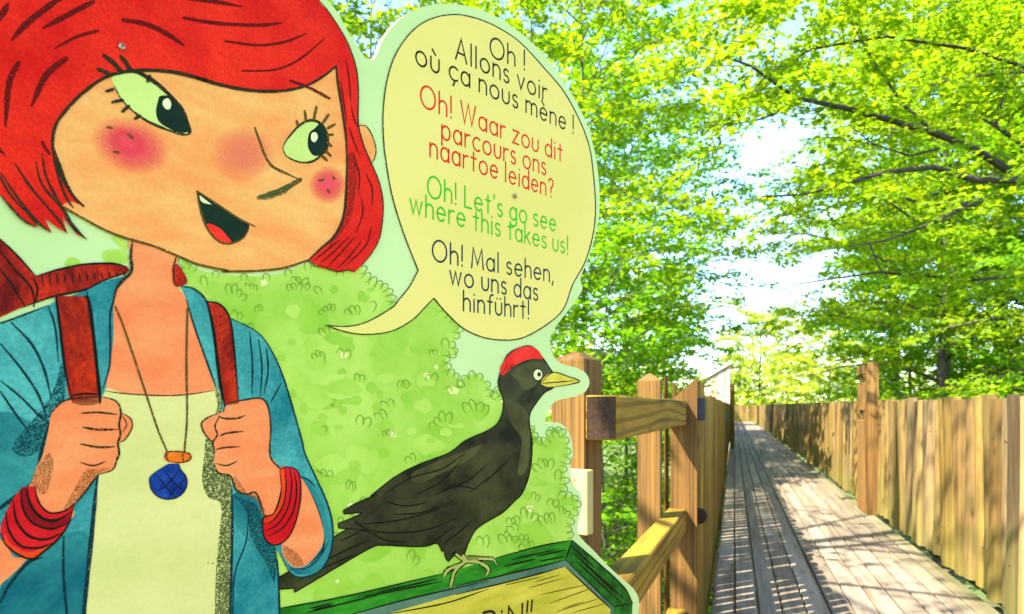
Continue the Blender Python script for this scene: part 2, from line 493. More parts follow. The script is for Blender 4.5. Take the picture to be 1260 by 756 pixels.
def far_parts():
    t = tag(empty("tall_plank_post", (-0.055, 21.6, 0)), "tall dark plank post standing at the far part of the left fence", "post")
    p = MB(); p.box((0, 0, 0.9), (0.13, 0.09, 1.796), 0.2)
    p.build("plank", M['slab_left'], t)
    c = MB(); c.box((0, 0.0, 1.81), (0.15, 0.11, 0.02), 0.2); c.build("cap", M['slab_left'], t)
    rnd = random.Random(4)
    t = tag(empty("end_fence", (0.6, 60.4, 0)), "orange lit fence closing the far end of the boardwalk", "fence")
    mb = MB(); x = -1.3
    bm = MB()
    while x < 1.3:
        bm.box((x + .07, 0, 0.62), (0.135, 0.03, 1.26 + rnd.uniform(-.02, .02)), rnd.random(), bev=0.005); x += 0.145
    bm.build("boards", M['slab'], t)
    for z in (0.35, 1.0):
        r = MB(); r.box((0, 0.05, z), (2.7, 0.06, 0.1), 0.4); r.build("rail", M['slab'], t)
    # lean-to hut whose pale gable rises above the left fence
    t = tag(empty("lean_to_hut", (-1.25, 47.0, 0)), "pale sunlit hut with a sloping top beyond the left fence", "hut")
    hb = MB(); k = 0; x = -1.1
    while x < 1.0:
        s = (x + 1.1) / 2.1
        hb.box((x + .095, 0, (GZ + 2.45 + 1.25 * s) / 2), (0.185, 0.05, abs(2.45 + 1.25 * s - GZ)), rnd.random(), bev=0.006); x += 0.191
    hb.build("front_wall", M['hutwall'], t)
    sb = MB()
    sb.box((1.02, 1.3, (GZ + 3.6) / 2), (0.06, 2.54, 3.6 - GZ), 0.5); sb.box((-1.1, 1.3, (GZ + 2.3) / 2), (0.06, 2.54, 2.3 - GZ), 0.5)
    sb.build("side_wall", M['hutwall'], t)
    rf = MB()
    rf.rings([[(-1.35, yy, 2.36), (1.2, yy, 3.88), (1.2, yy, 3.94), (-1.35, yy, 2.42)] for yy in (-0.15, 2.7)], 0.8)
    rf.build("roof", M['hutwall'], t)
far_parts()

# ------------------------------------------------------------------ posts and rails on the left
def cap_post(mb, wx, wy, z0, h, pk, var):
    a, b = wx / 2, wy / 2
    rg = [[(sx * a * k, sy * b * k, z) for sx, sy in ((-1, -1), (1, -1), (1, 1), (-1, 1))] for z, k in ((z0, 1), (h - .004, 1), (h, .97), (h + pk, .12))]
    mb.rings(rg, var)

def left_posts():
    # post just behind the sign, turned towards it
    az = R(-17)
    c = W(709.5, 500, 2.20)
    t = tag(empty("capped_post", (c.x, c.y, 0), az), "nearest square wooden post with a low pyramid cap, right behind the cut-out sign", "post")
    mb = MB(); cap_post(mb, 0.110, 0.110, GZ - .3, 1.338, 0.026, 0.35); mb.build("shaft", M['post'], t)
    # cream spacer blocks between sign and post
    kb = tag(empty("spacer_block", (c.x, c.y, 0), az), "cream painted block fixed between the cut-out sign and the nearest post", "block")
    b = MB(); b.box((0.024, -0.0765, 0.925), (0.125, 0.04, 0.185), 0.5, bev=0.003); b.build("block", M['cream'], kb)
    s = MB(); s.tube([(0.045, -0.0970, 0.99), (0.045, -0.0980, 0.99)], [0.006, 0.005], 10); s.build("screw", M['screw'], kb)
    # second post
    c2 = W(798, 500, 3.2)
    t = tag(empty("capped_post", (c2.x, c2.y + .05, 0), R(1)), "second square wooden post with a pyramid cap, behind the rails", "post")
    mb = MB(); cap_post(mb, 0.098, 0.098, GZ - .3, 1.315, 0.03, 0.55); mb.build("shaft", M['post'], t)
    # slant-topped end post of the fence
    t = tag(empty("slant_topped_post", (-0.232, 3.62, 0)), "slant-topped wide plank post where the two rails end", "post")
    mb = MB()
    zl, zr = 1.225, 1.338
    for_y = (-0.03, 0.03)
    r0 = [(-.064, for_y[0], GZ - .3), (.064, for_y[0], GZ - .3), (.064, for_y[1], GZ - .3), (-.064, for_y[1], GZ - .3)]
    r1 = [(-.062, for_y[0], zl), (.062, for_y[0], zr), (.062, for_y[1], zr), (-.062, for_y[1], zl)]
    mid = [[(a[0] + (b[0] - a[0]) * k, a[1], a[2] + (b[2] - a[2]) * k) for a, b in zip(r0, r1)] for k in (0, .3, .6, .85, 1)]
    mb.rings(mid, 0.3); mb.build("plank", M['post'], t)
    # rails
    for nm, zc, hh, lab in (("upper_rail", 1.17, 0.118, "upper sawn rail nailed to the nearest post, dark end grain showing"),
                            ("lower_rail", 0.652, 0.115, "lower sawn rail running from the cut-out sign to the slant-topped post")):
        xa, xb = -0.333, -0.262
        ya, yb = 1.90, 3.588
        L = math.hypot(yb - ya, xb - xa); a = math.atan2(-(xb - xa), yb - ya)
        t = tag(empty("timber_rail", ((xa + xb) / 2, (ya + yb) / 2, zc), a), lab, "rail", group="timber rails between the posts")
        b = MB(); b.box((0, 0, 0), (0.085, L, hh), 0.5 if nm[0] == 'u' else 0.8, bev=0.005); b.build("beam", M['rail'], t)
        e = MB(); e.box((0, -L / 2 - 0.0012, 0), (0.077, 0.002, hh - .008), 0.5, bev=0); e.build("end_grain", M['endgrain'], t)
    t.location.y += 0.0
    # short stub rail end low on the slant-topped post
    t = tag(empty("stub_rail", (-0.262, 3.42, 0.17)), "short stub of rail low down on the slant-topped post", "rail")
    b = MB(); b.box((0, 0, 0), (0.09, 0.335, 0.12), 0.6, bev=0.006); b.build("beam", M['rail'], t)
    e = MB(); e.box((0, -0.1688, 0), (0.08, 0.002, 0.11), 0.5, bev=0); e.build("end_grain", M['endgrain'], t)
left_posts()

# ------------------------------------------------------------------ the cut-out sign
BAZ = R(43.0)                                   # board direction, clockwise from the camera's forward axis
P0L, P0Z = 0.2053, 1.76
BS, BC = math.sin(BAZ), math.cos(BAZ)
SIGN_LOC = (P0L * CT - P0Z * ST, P0L * ST + P0Z * CT, 0.0)
SIGN_ROT = math.pi / 2 - (BAZ - YAW)
def B(u, v):
    a = (u - 630.0) / F
    t = (P0L - P0Z * a) / (BC * a - BS)
    return (t, EYE + (P0Z + BC * t) / F * (500.0 - v))

sign = tag(empty("cutout_sign", SIGN_LOC, SIGN_ROT), "large cut-out board painted with a red-haired girl, a black bird and a speech bubble", "sign")
LAYER = 0.00016
def ly(k): return -0.0002 - k * LAYER

def smooth(pts, closed=True, n=6):
    """Catmull-Rom through pixel points; a third element marks a sharp corner"""
    P = [(float(p[0]), float(p[1])) for p in pts]; cor = [len(p) > 2 for p in pts]
    m = len(P); out = []
    for i in range(m if closed else m - 1):
        j = (i + 1) % m
        p1, p2 = P[i], P[j]
        p0 = P[(i - 1) % m] if (closed or i > 0) and not cor[i] else (2 * p1[0] - p2[0], 2 * p1[1] - p2[1])
        p3 = P[(j + 1) % m] if (closed or j < m - 1) and not cor[j] else (2 * p2[0] - p1[0], 2 * p2[1] - p1[1])
        for k in range(n):
            s = k / n
            q = []
            for d in (0, 1):
                q.append(0.5 * (2 * p1[d] + (p2[d] - p0[d]) * s + (2 * p0[d] - 5 * p1[d] + 4 * p2[d] - p3[d]) * s * s + (3 * p1[d] - p0[d] - 3 * p2[d] + p3[d]) * s ** 3))
            out.append(tuple(q))
    if not closed: out.append(P[-1])
    return out

def wobble(pts, amp, seed):
    r = random.Random(seed)
    return [(x + r.gauss(0, amp), y + r.gauss(0, amp)) for x, y in pts]

def fill_mb(mb, poly, y):
    vs = [Vector((p[0], p[1], 0)) for p in poly]
    tris = tessellate_polygon([vs])
    bp = [B(*p) for p in poly]
    fs = []
    for a, b, c in tris:
        A = (bp[b][0] - bp[a][0]) * (bp[c][1] - bp[a][1]) - (bp[c][0] - bp[a][0]) * (bp[b][1] - bp[a][1])
        if abs(A) < 1e-10: continue
        fs.append((a, b, c) if A > 0 else (a, c, b))       # normals towards the viewer (-y)
    mb.add([(t, y, z) for t, z in bp], fs)

def art(name, pts, k, mat, parent=None, closed_smooth=True, n=6):
    mb = MB(); fill_mb(mb, smooth(pts, True, n) if closed_smooth else [p[:2] for p in pts], ly(k))
    return mb.build(name, mat, parent or sign)

def ribbon(mb, pl, wd, y, taper=(1, 1), wob=0.0, seed=0):
    """a drawn line, wd photo pixels wide, with round ends"""
    P = [np.array(p[:2], float) for p in pl]
    Q = [P[0]]
    for p in P[1:]:
        if np.hypot(*(p - Q[-1])) > 0.15: Q.append(p)
    if len(Q) < 2: return
    P = Q; m = len(P); L = []; Rr = []
    r = random.Random(seed)
    for i in range(m):
        t = P[min(i + 1, m - 1)] - P[max(i - 1, 0)]; t = t / (np.hypot(*t) + 1e-9)
        nn = np.array((-t[1], t[0])); s = i / (m - 1)
        e = taper[0] + (1 - taper[0]) * min(1, s * 4); e *= taper[1] + (1 - taper[1]) * min(1, (1 - s) * 4)
        h = wd / 2 * e * (1 + r.uniform(-wob, wob))
        L.append(P[i] + nn * h); Rr.append(P[i] - nn * h)
    def cap(i, d):
        t = (P[0] - P[1]) if i == 0 else (P[-1] - P[-2]); t = t / np.hypot(*t)
        nn = np.array((-t[1], t[0])); h = np.hypot(*(L[i] - P[i]))
        return [P[i] + h * (math.cos(a) * nn + math.sin(a) * t) for a in (math.pi * .25, math.pi * .5, math.pi * .75)]
    vs = [B(*p) for p in L + Rr]
    fs = [[i, i + 1, m + i + 1, m + i] for i in range(m - 1)]
    c0 = cap(0, -1); b = len(vs); vs += [B(*p) for p in c0]; fs.append([m, b, b + 1, b + 2, 0][::-1] if False else [0, b + 2, b + 1, b, m])
    c1 = cap(-1, 1); b = len(vs); vs += [B(*p) for p in c1]; fs.append([m - 1, b, b + 1, b + 2, 2 * m - 1])
    ff = []
    for f in fs:
        A = sum(vs[f[i]][0] * vs[f[(i + 1) % len(f)]][1] - vs[f[(i + 1) % len(f)]][0] * vs[f[i]][1] for i in range(len(f)))
        ff.append(f if A > 0 else f[::-1])
    mb.add([(t, y, z) for t, z in vs], ff)

def lines(name, polys, wd, k, mat, parent=None, sm=True, taper=(0.45, 0.35), wob=0.12, closed=False):
    mb = MB()
    for i, pl in enumerate(polys):
        q = smooth(pl, closed, 5) if sm and len(pl) > 2 else [p[:2] for p in pl]
        if closed: q = q + [q[0]]
        if len(q) == 2:
            q = [(q[0][0] + (q[1][0] - q[0][0]) * s / 6, q[0][1] + (q[1][1] - q[0][1]) * s / 6) for s in range(7)]
        ww = wd[i] if isinstance(wd, (list, tuple)) else wd
        ribbon(mb, q, ww, ly(k) - 2e-5 * (i % 5), taper, wob, i * 7 + k)
    return mb.build(name, mat, parent or sign)

def zz(pts, ox, oy, s):
    """points read off an enlargement of the photo"""
    return [(ox + p[0] / s, oy + p[1] / s) + tuple(p[2:]) for p in pts]
Z4 = 3.9375
def za(*pts): return zz(pts, 0, 0, Z4)
def zb(*pts): return zz(pts, 240, 0, Z4)
def zc(*pts): return zz(pts, 0, 190, Z4)
def zd(*pts): return zz(pts, 240, 190, Z4)
def ze(*pts): return zz(pts, 0, 370, Z4)
def zf(*pts): return zz(pts, 200, 370, Z4)
def zg(*pts): return zz(pts, 0, 560, 3.857)
def zh(*pts): return zz(pts, 200, 560, 3.857)
def zi(*pts): return zz(pts, 440, 0, Z4)
def zj(*pts): return zz(pts, 440, 180, Z4)
def zk(*pts): return zz(pts, 400, 300, Z4)
def zl_(*pts): return zz(pts, 400, 420, Z4)
def zm(*pts): return zz(pts, 340, 600, 4.846)
def zn(*pts): return zz(pts, 560, 600, 4.846)

P = {}
P['mint'] = print_mat("print_mint", (190, 230, 172), (202, 238, 184), 3.0, grain=0.02)
P['bubble'] = print_mat("print_bubble", (223, 222, 130), (231, 228, 144), 2.5, grain=0.02)
P['skin'] = print_mat("print_skin", (246, 160, 94), (254, 190, 120), 8.0, (1, 1, 2.5), grain=0.09)
P['skin2'] = print_mat("print_skin_warm", (244, 134, 88), (252, 158, 108), 10.0, (1, 1, 2.5), grain=0.09)
P['hair'] = print_mat("print_hair", (212, 24, 10), (240, 50, 22), 9.0, grain=0.26)
P['teal'] = print_mat("print_teal", (22, 124, 146), (80, 180, 190), 7.0, grain=0.3)
P['teal_d'] = print_mat("print_teal_dark", (16, 104, 126), (54, 150, 160), 9.0, grain=0.22)
P['shirt'] = print_mat("print_shirt", (208, 217, 144), (222, 228, 162), 5.0, (1, 1, 2), grain=0.05)
P['strap'] = print_mat("print_strap", (104, 12, 6), (206, 52, 18), 14.0, (2, 1, 1), grain=0.4)
P['strap_d'] = print_mat("print_strap_dark", (104, 14, 8), (200, 46, 22), 14.0, (2, 1, 1), grain=0.4)
P['bush'] = print_mat("print_bush", (144, 204, 68), (184, 228, 112), 5.0, grain=0.04)
P['bush_d'] = print_mat("print_bush_deep", (142, 204, 68), (162, 216, 88), 9.0, grain=0.04)
P['bush_l'] = print_mat("print_bush_light", (160, 214, 84), (182, 226, 108), 9.0, grain=0.04)
P['bush_p'] = print_mat("print_bush_pale", (214, 236, 158), (224, 240, 172), 9.0, grain=0.04)
P['bird'] = print_mat("print_bird", (28, 34, 24), (68, 74, 48), 9.0, (1, 1, 1.6), grain=0.2)
P['bird_l'] = print_mat("print_bird_olive", (62, 68, 42), (84, 90, 54), 14.0, grain=0.2)
P['red'] = print_mat("print_red", (222, 40, 34), (244, 58, 48), 20.0, grain=0.08)
P['tongue'] = print_mat("print_tongue", (240, 40, 30), (250, 60, 44), 20.0, grain=0.05)
P['beak'] = print_mat("print_beak", (196, 190, 60), (220, 214, 90), 20.0, grain=0.05)
P['eyewhite'] = print_mat("print_eye", (194, 228, 136), (206, 236, 150), 8.0, grain=0.04)
P['dark'] = print_mat("print_black_green", (14, 36, 24), (24, 50, 34), 30.0, grain=0.1)
P['white'] = print_mat("print_highlight", (222, 240, 196), (232, 245, 206), 8.0, grain=0.03)
P['frame'] = print_mat("print_frame_green", (24, 104, 26), (56, 158, 44), 9.0, (1, 1, 5), grain=0.15)
P['frame_d'] = print_mat("print_frame_dark", (14, 74, 30), (40, 128, 40), 9.0, (3, 1, 3), grain=0.2)
P['bevel'] = print_mat("print_frame_bevel", (64, 108, 100), (96, 140, 122), 9.0, grain=0.1)
P['panel'] = print_mat("print_panel", (182, 184, 62), (212, 208, 88), 6.0, (1, 1, 5), grain=0.1)
P['brace'] = print_mat("print_bracelet", (198, 14, 30), (226, 34, 48), 14.0, grain=0.2)
P['brace_o'] = print_mat("print_bracelet_orange", (220, 50, 20), (238, 78, 34), 14.0, grain=0.2)
P['brace_d'] = print_mat("print_bracelet_dark", (120, 8, 24), (168, 16, 34), 14.0, grain=0.3)
P['blue'] = print_mat("print_pendant", (10, 42, 138), (28, 76, 182), 40.0, grain=0.2)
P['orange'] = print_mat("print_bead", (214, 96, 20), (236, 132, 40), 40.0, grain=0.1)
P['claw'] = print_mat("print_claw", (156, 172, 92), (178, 190, 112), 20.0, grain=0.1)
P['t_black'] = print_mat("ink_black", (36, 38, 20), (40, 42, 22), 5.0, grain=0.02)
P['t_red'] = print_mat("ink_red", (216, 42, 4), (220, 46, 6), 5.0, grain=0.02)
P['t_green'] = print_mat("ink_green", (44, 192, 16), (50, 198, 20), 5.0, grain=0.02)
P['t_navy'] = print_mat("ink_navy", (30, 48, 72), (34, 52, 76), 5.0, grain=0.02)
P['ln_dark'] = pencil_mat("crayon_dark", (38, 44, 24), 0.60)
P['ln_brown'] = pencil_mat("crayon_brown", (92, 18, 8), 0.58)
P['ln_olive'] = pencil_mat("crayon_olive", (92, 78, 24), 0.6)
P['ln_navy'] = pencil_mat("crayon_navy", (8, 48, 60), 0.62)
P['ln_green'] = pencil_mat("crayon_green", (112, 168, 48), 0.62)
P['ln_black'] = pencil_mat("crayon_black", (20, 22, 14), 0.72)
P['speckle'] = pencil_mat("crayon_speckle", (70, 92, 48), 0.52, 620)
P['speckle_t'] = pencil_mat("crayon_speckle_teal", (4, 62, 74), 0.5, 700)
P['speckle_s'] = pencil_mat("crayon_speckle_brown", (130, 84, 40), 0.47, 700)
P['blush'] = blush_mat("crayon_blush", (242, 52, 62))
P['blush_s'] = blush_mat("crayon_blush_soft", (244, 110, 80), 0.55)
P['speckle_h'] = pencil_mat("crayon_speckle_hair", (120, 30, 14), 0.5, 700)

# ---- board blank
OUT = zb((480, -160), (590, -60), (640, 0), (690, 60), (740, 150), (790, 230), (822, 275), (850, 292), (870, 284), (886, 250), (912, 190), (955, 130), (1010, 80), (1080, 42), (1160, 22))[1:] + \
    zi((480, 22), (600, 50), (720, 110), (820, 185), (900, 265), (980, 370), (1050, 480), (1110, 600), (1150, 740)) + \
    zj((1167, 150), (1173, 260), (1168, 350), (1150, 440), (1120, 540), (1080, 640)) + \
    zk((1245, 225), (1180, 322), (1112, 410), (1090, 470), (1100, 530), (1132, 572), (1200, 605)) + \
    zz([(180, 145), (240, 160), (290, 187), (314, 228), (311, 270), (280, 310), (220, 332), (150, 347), (105, 366), (80, 400), (60, 450), (49, 502, 1), (85, 486), (130, 487), (170, 510), (200, 560), (215, 620), (217, 700)], 660, 420, 4.846) + \
    zl_((1190, 560), (1192, 650)) + zn((715, 0), (742, 24), (757, 85), (750, 150), (735, 210), (733, 268), (760, 312), (830, 380), (900, 455), (980, 530), (1050, 590), (1086, 640), (1098, 690), (1092, 756))
OUT_S = smooth(OUT, False, 5)
def build_board():
    pts = [B(*p) for p in OUT_S]
    tl = B(-110, 400)[0]
    pts = pts + [(pts[-1][0] - .01, 0.60), (pts[-1][0] - .03, 0.52), (tl, 0.52)] + [B(*q) for q in smooth([(-122, 420), (-126, 150), (-122, -30), (-66, -150), (70, -222), (225, -222), (325, -140), (372, -60)], False, 4)]
    poly = [Vector((p[0], p[1], 0)) for p in pts]
    tris = tessellate_polygon([poly]); n = len(pts); th = 0.010
    mb = MB()
    fr = []; bk = []
    for a, b, c in tris:
        A = (pts[b][0] - pts[a][0]) * (pts[c][1] - pts[a][1]) - (pts[c][0] - pts[a][0]) * (pts[b][1] - pts[a][1])
        if abs(A) < 1e-11: continue
        f = (a, b, c) if A > 0 else (a, c, b)
        fr.append(f); bk.append(tuple(n + i for i in f[::-1]))
    vs = [(t, 0.0, z) for t, z in pts] + [(t, th, z) for t, z in pts]
    A = sum(pts[i][0] * pts[(i + 1) % n][1] - pts[(i + 1) % n][0] * pts[i][1] for i in range(n))
    sd = []
    for i in range(n):
        j = (i + 1) % n
        q = [i, j, n + j, n + i]
        sd.append(q[::-1] if A > 0 else q)
    mb.add(vs, fr + bk + sd)
    o = mb.build("board", P['mint'], sign)
    sup = MB(); sup.box((-0.95, 0.062, (GZ + 1.9) / 2), (0.10, 0.10, 1.9 - GZ), 0.4); sup.build("support_post", M['post'], sign)
build_board()

# ---- painted bushes
BUSH = zc((880, 520)) + [(250, 334), (300, 340), (340, 338), (378, 326), (395, 326), (418, 333)] + zd((800, 545), (835, 590), (880, 620), (920, 640), (950, 680), (965, 730)) + \
    [(500, 386), (533, 367)] + zk((585, 335), (640, 392), (648, 430), (622, 490), (632, 530), (590, 560), (602, 612), (640, 640), (655, 690), (672, 650), (730, 630), (790, 680), (805, 735), (832, 710), (852, 740)) + \
    [(630, 510), (648, 530)] + zl_((1000, 425), (1025, 470), (1060, 482), (1090, 428), (1112, 440), (1140, 428), (1172, 480), (1177, 560), (1158, 620), (1167, 700), (1150, 740)) + \
    zn((702, 50), (735, 100), (704, 180), (680, 250), (690, 305)) + [(690, 690, 1), (560, 730), (345, 770, 1), (330, 760, 1), (330, 500), (290, 420), (240, 370)]
bush = art("painted_bush", BUSH, 1, P['bush'])
BUSHP = smooth(BUSH)
def inside(p, poly):
    c = False; j = len(poly) - 1
    for i in range(len(poly)):
        if (poly[i][1] > p[1]) != (poly[j][1] > p[1]) and p[0] < (poly[j][0] - poly[i][0]) * (p[1] - poly[i][1]) / (poly[j][1] - poly[i][1]) + poly[i][0]: c = not c
        j = i
    return c
def bush_texture():
    rnd = random.Random(21)
    def blob(cx, cy, rx, ry, n=11, am=.28):
        ph = rnd.random() * 6
        return smooth([(cx + rx * math.cos(2 * math.pi * i / n + ph) * (1 + rnd.uniform(-am, am)), cy + ry * math.sin(2 * math.pi * i / n + ph) * (1 + rnd.uniform(-am, am))) for i in range(n)], True, 3)
    for nm, mat, k, cnt, rng in (("deep_wash", 'bush_d', 2, 34, (7, 24)), ("light_wash", 'bush_l', 3, 34, (6, 20)), ("leaf_dab", 'bush_d', 4, 60, (3, 7)), ("paper_fleck", 'bush_p', 5, 22, (2, 6))):
        mb = MB(); c = 0; tries = 0
        while c < cnt and tries < 5000:
            tries += 1
            x, y = rnd.uniform(225, 712), rnd.uniform(330, 745)
            if nm == "deep_wash" and rnd.random() < (0.55 if (y > 620 or x > 640) else 0.15): continue
            r = rnd.uniform(*rng); bl = blob(x, y, r * rnd.uniform(.8, 1.3), r * rnd.uniform(.55, 1.1))
            if not all(inside(q, BUSHP) for q in bl[::3]): continue
            fill_mb(mb, bl, ly(k) - 1.6e-5 * (c % 8)); c += 1
        mb.build(nm, P[mat], bush)
    # loops of leaf outline in fans
    pls = []
    def fan(cx, cy, a0, n, sz):
        for q in range(n):
            a = a0 + (q - (n - 1) / 2) * 0.42 + rnd.uniform(-.1, .1)
            bx, by = cx + math.cos(a) * sz * .9 + rnd.uniform(-1, 1), cy + math.sin(a) * sz * .9
            L = sz * rnd.uniform(.8, 1.25); wv = sz * .34
            dx, dy = math.cos(a), math.sin(a); nx, ny = -dy, dx
            pts = [(bx + nx * wv * .8, by + ny * wv * .8), (bx + dx * L * .6 + nx * wv, by + dy * L * .6 + ny * wv), (bx + dx * L, by + dy * L), (bx + dx * L * .6 - nx * wv, by + dy * L * .6 - ny * wv), (bx + dx * L * .1 - nx * wv * .8, by + dy * L * .1 - ny * wv * .8)]
            if rnd.random() < .4: pts = pts[:4]
            if all(inside(p, BUSHP) for p in pts): pls.append(pts)
    c = 0
    while c < 85:
        x, y = rnd.uniform(228, 705), rnd.uniform(335, 735)
        if not inside((x, y), BUSHP): continue
        c += 1; fan(x, y, -math.pi / 2 + rnd.uniform(-.6, .6), rnd.choice((1, 2, 2, 3, 4)), rnd.uniform(8, 14))
    n = len(BUSHP)
    for i in range(0, n, 4):      # along the outline
        p = BUSHP[i]
        if p[1] > 660 or (p[0] < 330 and p[1] > 345): continue
        q = BUSHP[(i + 1) % n]; t = (q[0] - p[0], q[1] - p[1]); l = math.hypot(*t) + 1e-6
        nx, ny = t[1] / l, -t[0] / l
        if inside((p[0] + nx * 3, p[1] + ny * 3), BUSHP): nx, ny = -nx, -ny
        a = math.atan2(ny, nx); wv = 3.6; L = rnd.uniform(6, 13)
        bx, by = p[0] - nx * L * .7, p[1] - ny * L * .7
        pls.append([(bx - ny * wv, by + nx * wv), (bx + nx * L * .7 - ny * wv * 1.1, by + ny * L * .7 + nx * wv * 1.1), (bx + nx * L * 1.1, by + ny * L * 1.1), (bx + nx * L * .7 + ny * wv * 1.1, by + ny * L * .7 - nx * wv * 1.1), (bx + ny * wv, by - nx * wv)])
    lines("leaf_outline", pls, 1.1, 5.9, P['ln_green'], bush)
    for pl in (zc((495, 500), (505, 470), (560, 460), (610, 470), (612, 528), (520, 522)), zc((540, 400), (610, 415), (612, 465), (570, 440)), zc((315, 540), (325, 508), (360, 502), (392, 528), (345, 545))):
        art("leaf_dab", pl, 1, P['bush_l'], bush)
    art("leaf_dab", zc((512, 505), (540, 480), (585, 485), (605, 520), (530, 524)), 2, P['bush'], bush)
bush_texture()

# ---- speech bubble
BUB = [(557, 18.5)] + zi((380, 85), (300, 122), (230, 190), (170, 292), (135, 420), (121, 560), (124, 680)) + zj((135, 70), (165, 240), (220, 420), (291, 602, 1), (250, 680), (195, 748)) + \
    zk((320, 312), (200, 380), (100, 402), (0, 396, 1), (100, 428), (200, 440), (320, 424), (420, 370), (485, 305), (525, 264, 1), (580, 330), (660, 405), (750, 450), (850, 467), (950, 458), (1060, 400), (1150, 320)) + \
    zj((1040, 670), (1100, 560), (1140, 420), (1150, 290), (1140, 140)) + zi((1122, 720), (1080, 600), (1000, 450), (900, 330), (790, 212), (690, 142), (600, 100), (520, 78))
bub = art("speech_bubble", BUB, 8, P['bubble'])
lines("bubble_outline", [BUB], 1.5, 9, P['ln_dark'], bub, closed=True, taper=(1, 1))

# single-stroke lettering: arcs and bars in a unit where capitals are 1 high
def arc(cx, cy, rx, ry, a0, a1, n=14):
    return [(cx + rx * math.cos(R(a0 + (a1 - a0) * i / n)), cy + ry * math.sin(R(a0 + (a1 - a0) * i / n))) for i in range(n + 1)]
X = 0.63
G = {
 'O': (0.86, [arc(.43, .5, .43, .5, 90, 450, 28)]),
 'A': (0.66, [[(0, 0), (.33, 1), (.66, 0)], [(.12, .34), (.54, .34)]]),
 'L': (0.46, [[(0, 1), (0, 0), (.46, 0)]]),
 'M': (0.78, [[(0, 0), (.1, 1), (.39, .2), (.68, 1), (.78, 0)]]),
 'W': (0.96, [[(0, 1), (.24, 0), (.48, .96), (.72, 0), (.96, 1)]]),
 'P': (0.48, [[(0, 0), (0, 1)], [(0, 1), (.22, 1)] + arc(.22, .74, .26, .26, 90, -90) + [(0, .48)]]),
 'N': (0.62, [[(0, 0), (0.02, 1), (.6, 0), (.62, 1)]]),
 'a': (0.52, [arc(.26, .315, .26, .315, 90, 450, 22), [(.52, X), (.52, 0)]]),
 'c': (0.46, [arc(.29, .315, .29, .315, 50, 310, 18)]),
 'd': (0.52, [arc(.26, .315, .26, .315, 90, 450, 22), [(.52, 1), (.52, 0)]]),
 'e': (0.54, [[(.01, .33), (.53, .33)] + arc(.27, .315, .26, .315, 3, 318, 22)]),
 'f': (0.34, [arc(.36, .8, .2, .2, 80, 180, 8) + [(.16, 0)], [(0, X), (.34, X)]]),
 'g': (0.52, [arc(.26, .315, .26, .315, 90, 450, 22), [(.52, X), (.52, -.1)] + arc(.26, -.1, .26, .22, 0, -150, 12)]),
 'h': (0.46, [[(0, 1), (0, 0)], [(0, .36)] + arc(.23, .38, .23, .25, 170, 0, 12) + [(.46, 0)]]),
 'i': (0.06, [[(.03, X), (.03, 0)], [(.03, .86), (.03, .885)]]),
 'k': (0.42, [[(0, 1), (0, 0)], [(.38, X), (.02, .27)], [(.12, .37), (.42, 0)]]),
 'l': (0.06, [[(.03, 1), (.03, 0)]]),
 'm': (0.80, [[(0, X), (0, 0)], [(0, .38)] + arc(.2, .4, .2, .23, 170, 0, 10) + [(.4, 0)], [(.4, .38)] + arc(.6, .4, .2, .23, 170, 0, 10) + [(.8, 0)]]),
 'n': (0.46, [[(0, X), (0, 0)], [(0, .36)] + arc(.23, .38, .23, .25, 170, 0, 12) + [(.46, 0)]]),
 'o': (0.58, [arc(.29, .315, .29, .315, 90, 450, 22)]),
 'p': (0.52, [arc(.26, .315, .26, .315, 90, 450, 22), [(0, X), (0, -.3)]]),
 'r': (0.30, [[(0, X), (0, 0)], [(0, .36)] + arc(.24, .36, .24, .26, 170, 70, 8)]),
 's': (0.36, [arc(.18, .475, .16, .155, 35, 270, 12) + arc(.18, .16, .17, .16, 90, -150, 12)]),
 't': (0.36, [[(.18, .9), (.18, .0)], [(0, X), (.36, X)]]),
 'u': (0.46, [[(0, X), (0, .26)] + arc(.23, .25, .23, .25, 180, 360, 12) + [(.46, X)]]),
 'v': (0.48, [[(0, X), (.24, 0), (.48, X)]]),
 'w': (0.72, [[(0, X), (.18, 0), (.36, X), (.54, 0), (.72, X)]]),
 'z': (0.44, [[(0, X), (.44, X), (0, 0), (.44, 0)]]),
 '!': (0.06, [[(.03, 1), (.03, .25)], [(.03, .0), (.03, .03)]]),
 '?': (0.42, [arc(.21, .76, .2, .22, 165, -60, 14) + [(.21, .46), (.21, .25)], [(.21, .0), (.21, .03)]]),
 "'": (0.06, [[(.03, 1), (.03, .8)]]),
 ',': (0.08, [[(.06, .04), (0, -.17)]]),
 '"': (0.24, [[(.0, 1.05), (-.04, .6)], [(.2, 1.05), (.16, .6)]]),
}
def acc(base, extra): return (G[base][0], G[base][1] + extra)
G['ù'] = acc('u', [[(.08, .98), (.26, .78)]])
G['è'] = acc('e', [[(.12, .98), (.30, .78)]])
G['ü'] = acc('u', [[(.11, .84), (.11, .86)], [(.35, .84), (.35, .86)]])
G['ç'] = acc('c', [[(.30, -.08), (.22, -.24)]])

